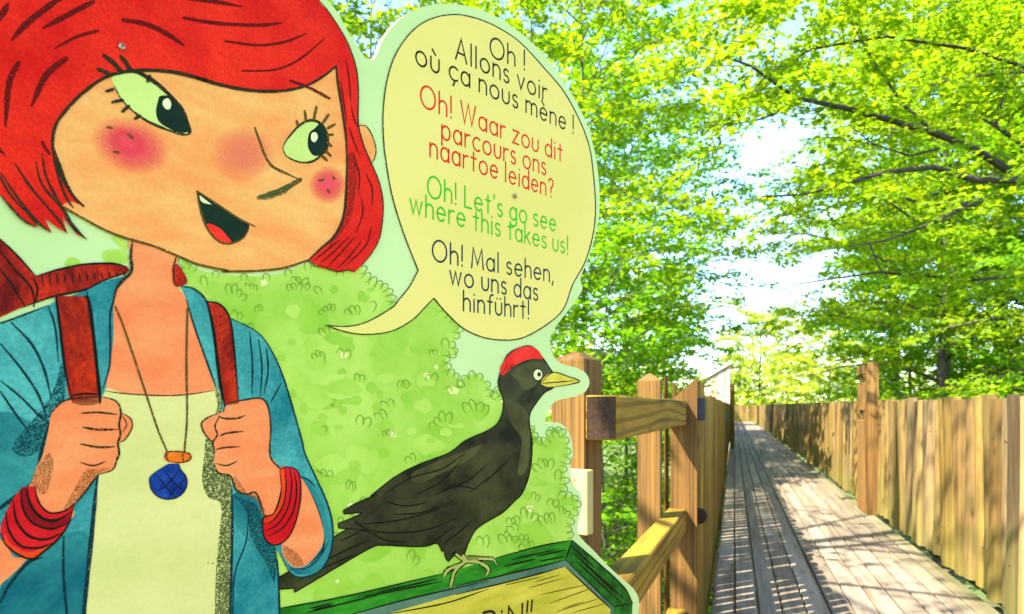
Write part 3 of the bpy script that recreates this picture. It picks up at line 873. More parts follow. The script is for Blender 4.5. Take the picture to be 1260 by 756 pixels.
def text_line(s, p0, p1, cap, wd, k, mat, parent, gapk=0.205, name="text_line"):
    """lettering between two baseline points (photo px); cap = capital height px halfway"""
    a = B(*p0); b = B(*p1)
    um, vm = (p0[0] + p1[0]) / 2, (p0[1] + p1[1]) / 2
    h = B(um, vm - cap)[1] - B(um, vm)[1]
    m_per_px = (B(um, vm - 10)[1] - B(um, vm)[1]) / 10
    adv = 0.0; items = []; gw = 0.84
    for ch in s:
        if ch == ' ': adv += 0.30; continue
        g = G[ch]; items.append((adv, g)); adv += g[0] * gw + gapk
    adv -= gapk
    sx = (b[0] - a[0]) / adv; slope = (b[1] - a[1]) / adv
    mb = MB(); i = 0; hw = wd * m_per_px / 2
    for off, g in items:
        for st in g[1]:
            pl = [(a[0] + (off + x * gw) * sx, a[1] + (off + x * gw) * slope + y * h) for x, y in st]
            rib_b(mb, pl, hw, ly(k) - 2e-5 * (i % 6)); i += 1
    return mb.build(name, mat, parent)

def rib_b(mb, pl, hw, y):
    """ribbon in board metres, mitred, with round ends"""
    Q = [np.array(pl[0])]
    for p in pl[1:]:
        if np.hypot(*(np.array(p) - Q[-1])) > 1e-4: Q.append(np.array(p))
    closed = np.hypot(*(Q[0] - Q[-1])) < 1e-3 and len(Q) > 6
    if len(Q) == 1: Q.append(Q[0] + np.array((0, .0008)))
    m = len(Q); L = []; Rr = []
    for i in range(m):
        if closed: d1 = Q[i] - Q[i - 1] if i > 0 else Q[0] - Q[-2]; d2 = Q[i + 1] - Q[i] if i < m - 1 else Q[1] - Q[0]
        else: d1 = Q[i] - Q[i - 1] if i > 0 else Q[1] - Q[0]; d2 = Q[i + 1] - Q[i] if i < m - 1 else Q[-1] - Q[-2]
        d1 = d1 / np.hypot(*d1); d2 = d2 / np.hypot(*d2)
        nn = np.array((-d1[1] - d2[1], d1[0] + d2[0])); l = np.hypot(*nn)
        nn = nn / l if l > 1e-6 else np.array((-d1[1], d1[0]))
        k = min(1 / max(abs(np.dot(nn, np.array((-d1[1], d1[0])))), .3), 2.2)
        L.append(Q[i] + nn * hw * k); Rr.append(Q[i] - nn * hw * k)
    vs = [tuple(p) for p in L + Rr]; fs = [[i, m + i, m + i + 1, i + 1] for i in range(m - 1)]
    if not closed:
        for i, j, s in ((0, 1, 0), (-1, -2, 1)):
            t = Q[i] - Q[j]; t = t / np.hypot(*t); nn = np.array((-t[1], t[0]))
            b = len(vs); vs += [tuple(Q[i] + hw * (math.cos(x) * nn + math.sin(x) * t)) for x in (.6, 1.2, 1.94, 2.54)]
            fs.append([m, 0, b + 3, b + 2, b + 1, b][::-1] if s == 0 else [m - 1, b, b + 1, b + 2, b + 3, 2 * m - 1])
    ff = []
    for f in fs:
        A = sum(vs[f[i]][0] * vs[f[(i + 1) % len(f)]][1] - vs[f[(i + 1) % len(f)]][0] * vs[f[i]][1] for i in range(len(f)))
        ff.append(f if A > 0 else f[::-1])
    mb.add([(t, y, z) for t, z in vs], ff)

TXT = [
 ("Oh !", (602.5, 70), (645, 86.5), 24.5, 't_black'), ("Allons voir", (560, 73), (672, 125), 25.5, 't_black'), ("où ça nous mène !", (511, 79), (705, 164.5), 25, 't_black'),
 ("Oh! Waar zou dit", (517, 131), (691, 199.5), 25, 't_red'), ("parcours ons", (543, 171), (671, 216), 25, 't_red'), ("naartoe leiden?", (528.5, 193), (680, 243.5), 24.5, 't_red'),
 ("Oh! Let's go see", (525.5, 242.5), (683, 285), 24.5, 't_green'), ("where this takes us!", (504, 262.5), (698, 313), 24.5, 't_green'),
 ("Oh! Mal sehen,", (531.5, 321), (680, 347.5), 24, 't_navy'), ("wo uns das", (553, 349.5), (661, 370), 24, 't_navy'), ("hinführt!", (569.6, 382.5), (650, 392.5), 23.5, 't_navy')]
for s, a, b, cp, mt in TXT:
    text_line(s, a, b, cp, 2.3, 10, P[mt], bub)

# ---- drawn wooden frame under the bird
FR = zm((0, 722, 1), (400, 650), (1000, 510)) + zn((240, 420), (500, 350), (660, 318), (695, 314, 1), (850, 450), (1000, 590), (1056, 690, 1), (1052, 756)) + [(774, 800, 1), (700, 900, 1), (330, 1000, 1)]
frame = art("painted_frame", FR, 7, P['frame'], closed_smooth=True, n=3)
art("frame_side", zn((695, 316, 1), (850, 450, 1), (1000, 590, 1), (1054, 690, 1), (1050, 756, 1), (1046, 850, 1), (925, 850, 1), (945, 712, 1), (655, 432, 1)), 8, P['frame_d'], frame, False)
art("frame_bevel", zm((440, 760, 1), (800, 660, 1)) + zn((0, 588, 1), (400, 495, 1), (655, 432, 1), (945, 712, 1), (925, 860, 1)) + [(690, 900, 1), (330, 980, 1), (330, 790, 1)], 9, P['bevel'], frame, False)
art("frame_panel", zm((640, 758, 1)) + zn((0, 636, 1), (400, 538, 1), (640, 474, 1), (660, 478, 1), (925, 724, 1), (900, 860, 1)) + [(680, 900, 1), (350, 970, 1), (360, 815, 1)], 10, P['panel'], frame, False)
lines("frame_line", [zm((0, 722), (400, 650), (1000, 510)), zn((240, 420), (500, 350), (695, 314)), zn((695, 314), (850, 450), (1000, 590), (1056, 690)), zn((0, 588), (400, 495), (655, 432)), zn((655, 432), (945, 712)), zn((0, 638), (400, 540), (640, 474)), zn((660, 478), (925, 724)),
    zn((695, 316), (655, 432)), zn((945, 708), (1056, 692)), zm((440, 757), (800, 660), (1260, 556)), zm((640, 758), (1000, 690), (1260, 605))], 1.7, 11, P['ln_black'], frame)
lines("frame_grain", [zm((180, 745), (600, 640)), zm((200, 720), (330, 690)), zm((520, 650), (980, 560)), zm((600, 625), (960, 545)), zn((290, 470), (480, 425)), zn((330, 430), (600, 370)), zn((480, 410), (660, 372)), zn((500, 440), (650, 410)), zn((690, 350), (830, 480)), zn((700, 385), (960, 640)), zn((720, 440), (990, 690)), zn((760, 440), (1000, 660)),
    zm((210, 735), (330, 700)), zm((220, 728), (320, 706))], 1.9, 11.6, P['ln_black'], frame)
lines("panel_grain", [zn((430, 600), (640, 540)), zn((500, 640), (800, 575)), zn((560, 690), (810, 600)), zn((600, 740), (860, 660)), zn((300, 580), (520, 530)), zn((700, 745), (900, 690)), zn((480, 560), (620, 520)), zn((640, 720), (760, 680))], 1.2, 11.6, P['ln_olive'], frame)
text_line('PiN"', (594, 784), (655, 768), 29, 3.4, 12, P['t_black'], frame, name="painted_lettering")

# ---- bird
BIRD = zl_((1055, 85), (1085, 130), (1105, 160), (1110, 200), (1100, 228), (1060, 250), (1020, 300), (990, 352), (988, 410), (1000, 480), (997, 580), (980, 670), (950, 740)) + \
    zn((350, 82), (280, 150), (190, 202), (120, 252), (80, 322), (55, 388)) + zm((1135, 350), (1112, 400), (1062, 398, 1), (1022, 442, 1), (1005, 415), (998, 372, 1), (985, 382, 1), (955, 334), (880, 352), (750, 350), (640, 345), (560, 360), (350, 480), (230, 552), (105, 625, 1), (104, 600, 1), (20, 607), (-20, 612, 1), (-20, 545, 1), (60, 508), (250, 380), (350, 290), (425, 246, 1), (370, 242, 1), (366, 214, 1), (430, 190), (512, 150, 1), (402, 158, 1), (396, 138, 1), (480, 90), (600, 40)) + \
    zl_((220, 750), (330, 662), (440, 602), (600, 540), (680, 480), (800, 425), (848, 372), (862, 290), (838, 215), (845, 160), (880, 70), (940, 32), (1000, 26))
bird = art("painted_bird", BIRD, 7.0, P['bird'], n=4)
art("olive_wash", zl_((870, 290), (930, 300), (985, 360), (990, 480), (975, 620), (930, 640), (950, 480), (900, 400)), 8.0, P['bird_l'], bird)
art("olive_wash", zl_((900, 150), (990, 100), (1060, 110), (1095, 150), (1040, 180), (1010, 220), (960, 235), (930, 190)), 8.0, P['bird_l'], bird)
art("olive_wash", zl_((420, 640), (560, 575), (680, 530), (760, 500), (700, 570), (560, 640), (450, 690)), 8.0, P['bird_l'], bird)
lines("feather_line", [zl_((280, 740), (420, 660), (560, 620), (680, 540)), zl_((440, 740), (560, 680), (660, 570)), zl_((520, 745), (680, 680), (780, 600)), zl_((700, 730), (820, 640), (900, 560)), zm((480, 220), (700, 200), (900, 150), (1050, 80)), zm((420, 240), (560, 270), (640, 310), (780, 330)), zm((500, 250), (700, 270), (900, 250), (1080, 180)),
    zm((640, 80), (760, 110), (900, 90)), zm((700, 160), (860, 150), (1000, 90)), zm((380, 320), (500, 260)), zm((200, 480), (420, 370), (560, 310)), zm((120, 560), (300, 470), (480, 390)), zm((900, 350), (980, 290), (1060, 230)), zm((1000, 330), (1080, 270), (1160, 200)), zm((460, 190), (500, 230), (560, 260)), zm((1040, 410), (1070, 370)), zl_((560, 720), (640, 700), (740, 720))], 1.8, 9.0, P['ln_black'], bird)
lines("bird_outline", [BIRD], 1.4, 9.6, P['ln_black'], bird, closed=True, taper=(1, 1))
cr = art("crest", zl_((847, 162, 1), (850, 120), (890, 65), (940, 33), (990, 25), (1030, 45), (1055, 86, 1), (990, 88), (930, 110), (890, 140), (862, 165, 1)), 10.0, P['red'], bird)
lines("crest_line", [zl_((860, 150), (885, 105)), zl_((875, 148), (905, 112)), zl_((895, 135), (915, 110))], 1.1, 11.0, P['ln_brown'], cr)
art("eye", [(661 + 5.6 * math.cos(a * .7), 461.4 + 7 * math.sin(a * .7)) for a in range(9)], 10.0, P['white'], bird)
art("pupil", [(662.6 + 2.2 * math.cos(a * .7), 461 + 2.9 * math.sin(a * .7)) for a in range(9)], 11.0, P['t_black'], bird)
lines("eye_ring", [[(661 + 5.8 * math.cos(a * .7), 461.4 + 7.2 * math.sin(a * .7)) for a in range(9)]], 1.2, 11.0, P['ln_black'], bird, closed=True)
bk = art("beak", zl_((1043, 200), (1065, 170), (1105, 152), (1170, 168), (1230, 193, 1), (1190, 208), (1090, 222), (1055, 214)), 10.0, P['beak'], bird)
lines("beak_line", [zl_((1043, 202), (1100, 152), (1170, 170), (1230, 193), (1190, 208), (1090, 224)), zl_((1050, 205), (1110, 200), (1200, 192))], 1.4, 11.0, P['ln_black'], bk)
def foot():
    toes = [zm((1070, 400), (1120, 445), (1040, 480), (1008, 505), (990, 545)), zm((1120, 440), (1060, 500), (1045, 550), (1032, 600)), zm((1110, 405), (1140, 440), (1200, 425)) + zn((70, 420), (180, 425), (225, 430), (245, 465)), zn((60, 440), (130, 445), (180, 470), (195, 495), (178, 530))]
    o = lines("foot", toes, 6.0, 10.0, P['ln_black'], bird, wob=0.2, taper=(.9, .3))
    lines("claw_skin", toes, 3.4, 11.0, P['claw'], o, wob=0.25, taper=(.9, .2))
foot()

# ---- painted girl
def blush(name, cx, cy, rx, ry, k, mat, parent, rot=0.0):
    vs = [B(cx, cy)]; fade = [1.0]; n = 28; rgs = 6
    for q in range(1, rgs + 1):
        s = q / rgs
        for i in range(n):
            a = 2 * math.pi * i / n
            x, y = rx * s * math.cos(a), ry * s * math.sin(a)
            vs.append(B(cx + x * math.cos(rot) - y * math.sin(rot), cy + x * math.sin(rot) + y * math.cos(rot)))
            fade.append(max(0.0, (1 - s * s)) ** 1.2)
    fs = [[0, 1 + (i + 1) % n, 1 + i] for i in range(n)]
    for q in range(rgs - 1):
        a = 1 + q * n; b = a + n
        fs += [[a + i, a + (i + 1) % n, b + (i + 1) % n, b + i] for i in range(n)]
    me = bpy.data.meshes.new(name); me.from_pydata([(t, ly(k), z) for t, z in vs], [], fs)
    me.attributes.new("fade", 'FLOAT', 'POINT').data.foreach_set("value", fade)
    return link(name, me, mat, parent)

BOT = 1250
# rucksack behind the shoulder
ruck = art("rucksack", [(-70, 230, 1)] + zc((0, 412), (80, 490), (172, 592, 1), (280, 560), (400, 535), (540, 530), (612, 545), (612, 575), (500, 612), (410, 657), (250, 692), (100, 745), (0, 790)) + [(-70, 420, 1)], 8, P['strap_d'])
lines("rucksack_line", [zc((0, 412), (80, 490), (172, 592)), zc((172, 592), (280, 560), (400, 535), (540, 530), (612, 545)), zc((0, 560), (60, 640), (120, 740)), zc((0, 470), (70, 560), (150, 650), (165, 740)), zc((160, 600), (180, 660), (160, 740)), zc((612, 575), (500, 612), (410, 657), (250, 692), (100, 745))], 2.6, 9, P['ln_black'], ruck)
lines("stitching", [zc((x, 560 - (x - 200) * .03 + 20), (x + 8, 640 - (x - 200) * .12)) for x in range(200, 600, 36)], 1.8, 9.4, P['ln_black'], ruck)
# neck, shirt, jacket
neck = art("neck", zc((640, 410), (630, 500), (632, 570), (568, 640)) + ze((545, 10), (543, 200), (508, 440, 1), (600, 452), (780, 462), (900, 457), (1040, 436, 1), (1000, 300), (940, 130), (900, 0)) + zc((885, 680), (842, 622), (836, 560), (850, 480)), 9, P['skin2'])
shirt = art("shirt", ze((500, 432), (600, 450), (780, 460), (900, 455), (1050, 436, 1)) + [(300, 520), (300, 610), (300, 760), (310, BOT - 140, 1), (70, BOT - 60, 1), (95, 800), (100, 640), (115, 520)], 10, P['shirt'])
lines("neckline", [ze((505, 437), (600, 451), (780, 461), (900, 456), (1040, 436))], 1.8, 11, P['ln_brown'], shirt)
lines("shirt_speck", [[(255, 692.5), (255.8, 693)], [(260.5, 693), (261.5, 693.4)]], 1.8, 11, P['ln_black'], shirt, sm=False)
jl = art("jacket", [(-70, 420, 1)] + ze((0, 110), (100, 75), (230, 25, 1), (280, 0)) + zc((405, 665), (500, 620), (605, 590, 1), (570, 640)) + ze((547, 0), (545, 200), (505, 440, 1), (480, 520)) + zg((470, 60), (455, 180), (440, 300), (412, 600), (395, 756)) + [(80, BOT - 60, 1), (-70, BOT, 1)], 11, P['teal'])
art("jacket_shade", ze((0, 540), (90, 560), (220, 640), (240, 750)) + zg((190, 60), (130, 170), (50, 230), (-60, 300)) + [(-60, 520)], 12, P['teal_d'], jl)
art("jacket_shade", zg((0, 640), (140, 500), (300, 380), (420, 400), (400, 756)) + [(80, BOT - 60, 1), (-65, BOT - 2, 1)], 12, P['teal_d'], jl)
art("crayon_shade", ze((235, 480), (300, 300), (310, 470), (250, 540), (210, 700), (120, 756), (60, 700)), 13, P['speckle_t'], jl)
lines("jacket_line", [ze((0, 210), (100, 330), (180, 450), (225, 570)), ze((50, 105), (150, 210), (210, 330), (245, 470)), ze((0, 388), (100, 470), (190, 560), (235, 590)), ze((0, 440), (60, 530), (140, 640)), [(-60, 415)] + ze((0, 110), (100, 75), (230, 25)), ze((230, 25), (265, 130), (280, 300)), ze((235, 590), (200, 720)) + zg((160, 120), (60, 205), (0, 250), (-60, 290)),
    zc((560, 650), (545, 720)) + ze((530, 80), (530, 300), (495, 430)), zg((300, 385), (298, 550), (315, 756)) + [(90, 820)], zg((460, 90), (440, 300), (410, 600), (395, 756)) + [(95, 850)], zg((0, 700), (40, 620), (130, 510), (200, 485)), zc((415, 660), (440, 756)) + ze((450, 150))],
    [3.2, 3.4, 2.8, 3.0, 2.4, 2.6, 5.0, 2.6, 3.6, 5.5, 4.5, 2.4], 13.4, P['ln_navy'], jl)
jr = art("jacket", zc((875, 640, 1), (940, 655), (1000, 720)) + zf((330, 88), (450, 150), (512, 222), (570, 340), (622, 500), (672, 680), (690, 750)) + zh((740, 140), (782, 240), (803, 330), (800, 440), (760, 532), (700, 572), (640, 578), (600, 552), (555, 470), (530, 445, 1), (545, 560), (552, 756)) + [(352, 1060, 1), (283, 1110, 1)] + zh((320, 756), (325, 500), (330, 180)) + ze((1062, 440, 1), (1000, 300), (940, 130), (905, 0)), 11, P['teal'])
art("jacket_shade", zh((330, 190), (420, 190), (470, 290), (520, 440), (540, 560), (470, 520), (400, 400), (345, 330)), 12, P['teal_d'], jr)
art("jacket_shade", zh((640, 110), (700, 140), (770, 280), (790, 430), (740, 540), (640, 565), (590, 520), (640, 545), (715, 520), (762, 430), (740, 280), (690, 170)), 12, P['teal_d'], jr)
art("crayon_shade", zh((330, 190), (400, 220), (450, 250), (500, 400), (530, 450), (530, 600), (480, 500), (420, 400), (390, 260)), 13, P['speckle_t'], jr)
art("lapel_shade", ze((1040, 440), (1075, 470), (1070, 540)) + zh((255, 20), (300, 80), (325, 160), (325, 500), (315, 756)) + [(282, 1080), (262, 1080)] + zh((245, 756), (262, 420), (275, 240), (215, 200), (185, 120), (195, 0)) + ze((1000, 640), (1050, 520)), 13, P['speckle'], jr)
lines("jacket_line", [zf((418, 150), (432, 300), (430, 452)), zf((462, 190), (478, 320), (470, 462)), zf((500, 230), (508, 340), (488, 450)), zf((572, 400), (520, 495)), zh((405, 205), (395, 400), (340, 560), (330, 756)) + [(284, 850)], zh((325, 150), (328, 300), (325, 500), (318, 756)) + [(281, 900)],
    zf((330, 88), (450, 150), (512, 222), (570, 340), (622, 500), (672, 680), (690, 750)) + zh((740, 140), (782, 240), (803, 330), (800, 440), (760, 532), (700, 572), (640, 578), (600, 552), (555, 470)), zh((530, 440), (545, 560), (552, 756)) + [(345, 850)], zh((640, 100), (690, 170), (740, 280), (762, 420), (740, 470), (700, 510)), zh((600, 540), (680, 535), (745, 480), (790, 400)), ze((900, 0), (940, 130), (1000, 300), (1050, 440)), zc((875, 640), (940, 655), (1000, 720)) + ze((1030, 150), (1060, 380), (1085, 500)), zh((640, 98), (690, 120), (720, 150))],
    [2.2, 2.2, 2.2, 1.6, 1.8, 3.2, 2.2, 2.6, 2.4, 1.6, 2.4, 2.8, 2.0], 13.4, P['ln_navy'], jr)
# straps
sl = art("strap", zc((275, 690), (410, 690)) + ze((425, 0), (447, 150), (478, 440), (470, 500), (345, 490), (312, 330), (290, 150), (268, 0)), 14, P['strap'])
art("strap_shade", zc((275, 690), (335, 690)) + ze((290, 0), (300, 100), (320, 260), (350, 460), (345, 490), (312, 330), (290, 150), (268, 0)), 15, P['strap_d'], sl)
lines("strap_edge", [zc((275, 690)) + ze((272, 0), (290, 150), (312, 330), (345, 480)), zc((408, 690)) + ze((425, 0), (447, 150), (478, 440), (482, 500)), ze((340, 462), (400, 452), (475, 455))], [3.6, 4.4, 2.6], 15.6, P['ln_black'], sl)
sr = art("strap", ze((1000, 5, 1), (1062, 20), (1110, 90), (1132, 250), (1152, 500, 1), (1088, 510, 1), (1060, 380), (1032, 150)), 14, P['strap'])
lines("strap_edge", [ze((1000, 5), (1032, 150), (1060, 380), (1085, 510)), ze((1000, 5), (1062, 20), (1110, 90), (1132, 250), (1152, 490))], [4.0, 2.4], 15.6, P['ln_black'], sr)
lines("hatching", [ze((1050 + i * 9, 90 + i * 36), (1095 + i * 6, 60 + i * 36)) for i in range(11)], 1.0, 15, P['ln_brown'], sr)
art("collar_knot", zc((850, 530), (890, 580), (902, 625), (850, 642), (832, 600)), 14, P['strap_d'])
# necklace
nk = lines("necklace", [ze((555, 30), (600, 140), (700, 440), (760, 620), (805, 728)), ze((905, 40), (900, 300), (903, 560), (890, 735))], [2.6, 2.8], 14, P['ln_olive'], wob=.15, taper=(.9, .9))
art("bead", zg((775, 10), (790, -14), (850, -16), (895, -5), (898, 22), (850, 36), (790, 30)), 15, P['orange'], nk)
lines("bead_ring", [zg((775, 10), (790, -14), (850, -16), (895, -5), (898, 22), (850, 36), (790, 30)), zg((795, -12), (785, 10), (800, 30)), zg((865, -12), (862, 12), (870, 32))], 2.0, 16, P['ln_brown'], nk)
PEND = [(212 - 6, 571, 1), (219, 571, 1)] + [(206.3 + 23 * math.cos(R(a)), 593.5 + 21 * math.sin(R(a))) for a in range(-48, 232, 28)]
pen = art("pendant", PEND, 15, P['blue'], nk)
lines("pendant_line", [PEND + PEND[:1], zg((740, 95), (800, 170), (835, 205)), zg((775, 72), (830, 140), (872, 170)), zg((850, 70), (790, 140), (735, 175)), zg((878, 110), (820, 170), (790, 205))], 1.4, 16, P['ln_black'], pen)
# right forearm, hand, bracelets
art("forearm", zh((640, 100), (690, 165), (742, 290), (762, 400), (720, 480), (660, 530), (600, 518), (562, 440), (600, 330), (640, 200)), 14, P['skin2'])
art("forearm_shade", zh((575, 430), (640, 470), (665, 520), (620, 525), (575, 480)), 15, P['speckle_s'])
HR = zf((310, 500), (380, 484), (470, 474), (507, 515), (520, 620), (518, 756)) + zh((520, 20), (562, 80), (556, 180), (525, 280), (480, 295), (450, 210), (395, 186), (340, 165), (318, 100), (262, 84), (240, 40)) + zf((250, 740), (243, 690), (205, 652), (184, 600), (210, 570), (262, 548), (290, 540))
hr = art("hand", HR, 14, P['skin2'], n=5)
art("hand_shade", zh((340, 100), (400, 180), (450, 190), (490, 285), (470, 290), (440, 215), (380, 190), (335, 160)), 15, P['speckle_s'], hr)
lines("finger_line", [zf((268, 562), (300, 572), (360, 570), (397, 556)), zf((275, 655), (310, 642), (386, 634)), zf((255, 722), (300, 712), (372, 708)), zf((272, 560), (250, 610), (262, 650), (240, 688), (250, 740)), zh((250, 40), (300, 50), (350, 30)), zf((290, 540), (310, 500), (380, 484), (470, 474), (507, 515), (520, 620), (518, 756)) + zh((562, 80), (556, 180), (525, 280)), zf((262, 548), (210, 570), (184, 600), (205, 652), (240, 685)), zh((240, 40), (262, 84), (318, 100), (345, 165), (395, 186), (440, 180), (470, 260), (480, 300))],
    [2.6, 2.6, 2.4, 2.4, 2.0, 2.2, 2.0, 2.4], 15.4, P['ln_dark'], hr)
br = art("bracelet", zh((552, 70), (590, 56), (640, 82), (652, 180), (632, 300), (592, 390), (530, 427), (480, 392), (474, 300), (525, 275), (558, 180)), 16, P['brace'])
art("orange_band", zh((552, 70), (575, 66), (582, 140), (570, 230), (530, 300), (490, 325), (474, 300), (525, 275), (558, 180)), 17, P['brace_o'], br)
lines("band_line", [zh((575, 62), (582, 140), (570, 230), (530, 300), (482, 330)), zh((600, 62), (608, 150), (590, 250), (540, 330), (480, 360)), zh((620, 80), (632, 160), (615, 270), (560, 350), (495, 385)), zh((552, 70), (590, 56), (640, 82), (652, 180), (632, 300), (592, 390), (530, 427), (480, 392), (474, 300), (525, 275), (558, 180), (552, 70))], [1.8, 1.8, 1.8, 1.8], 18, P['ln_black'], br)
# left forearm, hand, bracelets
art("forearm", [(-70, 630, 1)] + zg((0, 400), (60, 480), (122, 492), (40, 580), (0, 615)) + [(-70, 790, 1)], 14, P['skin2'])
HL = ze((250, 540), (300, 490), (380, 470), (500, 468), (562, 490), (582, 542), (627, 570), (637, 612), (605, 670), (568, 690), (574, 740)) + zg((552, 20), (530, 70), (462, 92), (405, 170), (350, 235), (340, 300), (230, 330), (120, 290), (90, 200), (140, 140), (170, 60), (200, 0)) + ze((230, 640))
hl = art("hand", HL, 14, P['skin2'], n=5)
art("hand_shade", zg((170, 60), (230, -10), (250, 60), (215, 180), (160, 170), (145, 130)), 15, P['speckle_s'], hl)
art("hand_shade", zg((400, 75), (450, 66), (520, 62), (460, 92), (405, 170), (345, 235), (300, 258), (350, 160)), 15, P['speckle_s'], hl)
lines("finger_line", [ze((390, 546), (470, 542), (565, 552)), ze((398, 614), (470, 625), (566, 624)), ze((384, 694), (470, 710), (555, 708)), ze((500, 468), (562, 490), (582, 542), (574, 600), (580, 650), (568, 690), (574, 740)) + zg((552, 20), (530, 70), (462, 92)), ze((582, 542), (627, 570), (637, 612), (605, 670), (570, 690)), ze((250, 540), (300, 490), (380, 470), (500, 468)), zg((378, 35), (440, 50), (500, 30)), zg((462, 92), (405, 170), (350, 235)), ze((590, 560), (610, 600), (590, 640))],
    [2.8, 3.2, 2.8, 2.8, 1.8, 2.6, 2.2, 3.0, 1.6], 15.6, P['ln_dark'], hl)
BL = zg((95, 165), (160, 150), (172, 200), (195, 245), (240, 275), (310, 262), (350, 228), (322, 325), (270, 400), (200, 460), (150, 492), (85, 472), (25, 425), (0, 370), (10, 310), (50, 225))
bl = art("bracelet", BL, 16, P['brace'])
art("orange_band", zg((20, 380), (60, 430), (140, 460), (230, 420), (270, 400), (200, 460), (150, 492), (85, 472), (25, 425)), 17, P['brace_o'], bl)
art("dark_band", zg((95, 165), (125, 158), (140, 240), (190, 300), (260, 310), (330, 290), (322, 325), (240, 350), (150, 320), (105, 260)), 17, P['brace_d'], bl)
lines("band_line", [zg((125, 158), (140, 230), (190, 295), (260, 310), (335, 270)), zg((95, 165), (105, 250), (150, 320), (240, 350), (322, 320)), zg((60, 215), (75, 310), (130, 380), (210, 400), (290, 370)), zg((25, 270), (40, 360), (95, 430), (180, 440), (250, 415)), zg((0, 370), (25, 425), (85, 472), (150, 492), (200, 460), (270, 400), (322, 325), (350, 228)), zg((160, 150), (172, 200), (195, 245), (240, 275), (310, 262), (350, 228))], [4.0, 3.0, 3.4, 3.2, 2.6, 2.4], 18, P['ln_black'], bl)

# face
FACE = zc((300, 255), (400, 312), (500, 366), (600, 406), (740, 446), (850, 491), (960, 536), (1100, 566)) + zd((130, 569), (300, 566), (430, 551), (540, 515), (600, 470), (665, 410), (705, 340), (735, 250), (740, 100), (740, 0)) + zb((735, 650), (710, 500), (695, 400), (700, 300)) + [(400, 70), (300, 85), (180, 70), (90, 100), (55, 160), (60, 210), (68, 240)]
face = art("face", FACE, 14, P['skin'])
art("ear", zb((780, 615), (820, 612), (850, 650), (872, 720)) + zd((866, 20), (850, 45), (830, 30)), 13, P['skin'], face)
lines("ear_line", [zb((785, 614), (820, 612), (850, 650), (872, 720)) + zd((866, 20), (850, 45))], 1.8, 14, P['ln_olive'], face)
blush("cheek", 160, 180, 52, 34, 15, P['blush'], face, 0.35)
blush("cheek", 156, 176, 26, 17, 15.5, P['blush'], face, 0.45)
blush("cheek", 402, 228, 24, 24, 15, P['blush'], face)
blush("cheek", 298, 190, 42, 36, 15, P['blush_s'], face)
lines("freckle", [za((515, 618), (540, 625)), za((618, 655), (640, 672)), za((548, 738), (572, 742)), zd((595, 130), (618, 126)), zd((665, 112), (672, 122)), zd((638, 175), (646, 186))], [3.2, 4, 3.4, 3, 3, 3.4], 16.2, P['ln_olive'], face, sm=False, taper=(.8, .8))
EL = za((545, 368), (640, 350), (722, 386), (802, 450), (882, 540), (920, 640, 1), (890, 656), (780, 622), (680, 572), (590, 492), (550, 420))
e1 = art("eye", EL, 16, P['eyewhite'], face)
art("pupil", za((775, 468), (830, 475), (885, 548), (918, 642, 1), (862, 645), (775, 602), (752, 550), (762, 490)), 17, P['dark'], e1)
art("eye_glint", za((788, 490), (808, 480), (824, 500), (820, 530), (800, 532), (784, 510)), 18, P['white'], e1)
lines("eye_line", [EL, za((545, 368), (640, 350), (722, 386), (802, 450), (882, 540), (920, 640))], [3.0, 5.0], 18.4, P['ln_dark'], e1, closed=False, wob=.2)
lines("eyelash", [za((525, 362), (498, 352), (470, 340)), za((578, 348), (545, 310), (500, 275)), za((625, 342), (605, 310), (582, 280)), za((712, 396), (716, 385), (722, 374)), za((545, 436), (528, 442), (510, 447)), za((590, 490), (565, 494), (540, 500)), za((620, 520), (605, 530), (588, 545)), za((672, 566), (662, 572), (650, 580)), za((690, 372), (680, 355), (672, 345))], [5.5, 6, 6, 5.5, 4, 4, 4.5, 4, 4], 22.5, P['ln_dark'], e1, taper=(.9, .8))
ER = zb((420, 722), (440, 680), (500, 612), (560, 586), (610, 608), (636, 660), (636, 720)) + zd((605, 8), (560, 38), (500, 40), (440, 12))
e2 = art("eye", ER, 16, P['eyewhite'], face)
art("pupil", zb((548, 650), (575, 625), (605, 602), (630, 650), (634, 715), (615, 748), (570, 756), (542, 712)), 17, P['dark'], e2)
art("eye_glint", zb((560, 650), (580, 645), (590, 668), (575, 692), (558, 680)), 18, P['white'], e2)
lines("eye_line", [ER + ER[:1], zb((440, 680), (500, 612), (560, 586), (610, 608), (636, 660), (636, 720))], [2.6, 3.4], 18.4, P['ln_dark'], e2, wob=.2)
lines("eyelash", [zb((495, 612), (490, 600), (488, 588)), zb((532, 592), (530, 565), (527, 542)), zb((570, 585), (577, 550), (584, 520)), zb((612, 602), (628, 580), (642, 558)), zb((638, 625), (655, 615), (672, 606)), zb((636, 660), (648, 657), (662, 655)), zb((636, 695), (646, 702), (656, 712)), zb((628, 735), (640, 746), (652, 758)), zd((610, 10), (622, 20), (634, 32))], 3.4, 19, P['ln_olive'], e2, taper=(.9, .8))
lines("eyebrow", [zb((455, 395), (550, 430), (645, 480))], 3.6, 22.5, P['ln_brown'], face, taper=(.9, .9))
lines("nose", [zb((285, 622), (310, 690), (335, 756)) + zd((370, 60), (440, 96), (505, 125)), zd((505, 125), (430, 168), (370, 192), (310, 208))], [3.4, 7.0], 16, P['ln_olive'], face, taper=(.7, .3))
lines("nose_shade", [zd((480, 140), (420, 178), (360, 200), (305, 212))], 9, 17, P['speckle'], face, taper=(.2, .6))
MO = zc((950, 180, 1), (1060, 252), (1150, 312), (1205, 345, 1), (1197, 372), (1170, 410), (1100, 436), (1040, 412), (990, 342), (962, 250))
mo = art("mouth", MO, 16, P['dark'], face)
art("tongue", zc((998, 340), (1060, 360), (1118, 424, 1), (1090, 434), (1040, 410)), 17, P['tongue'], mo)
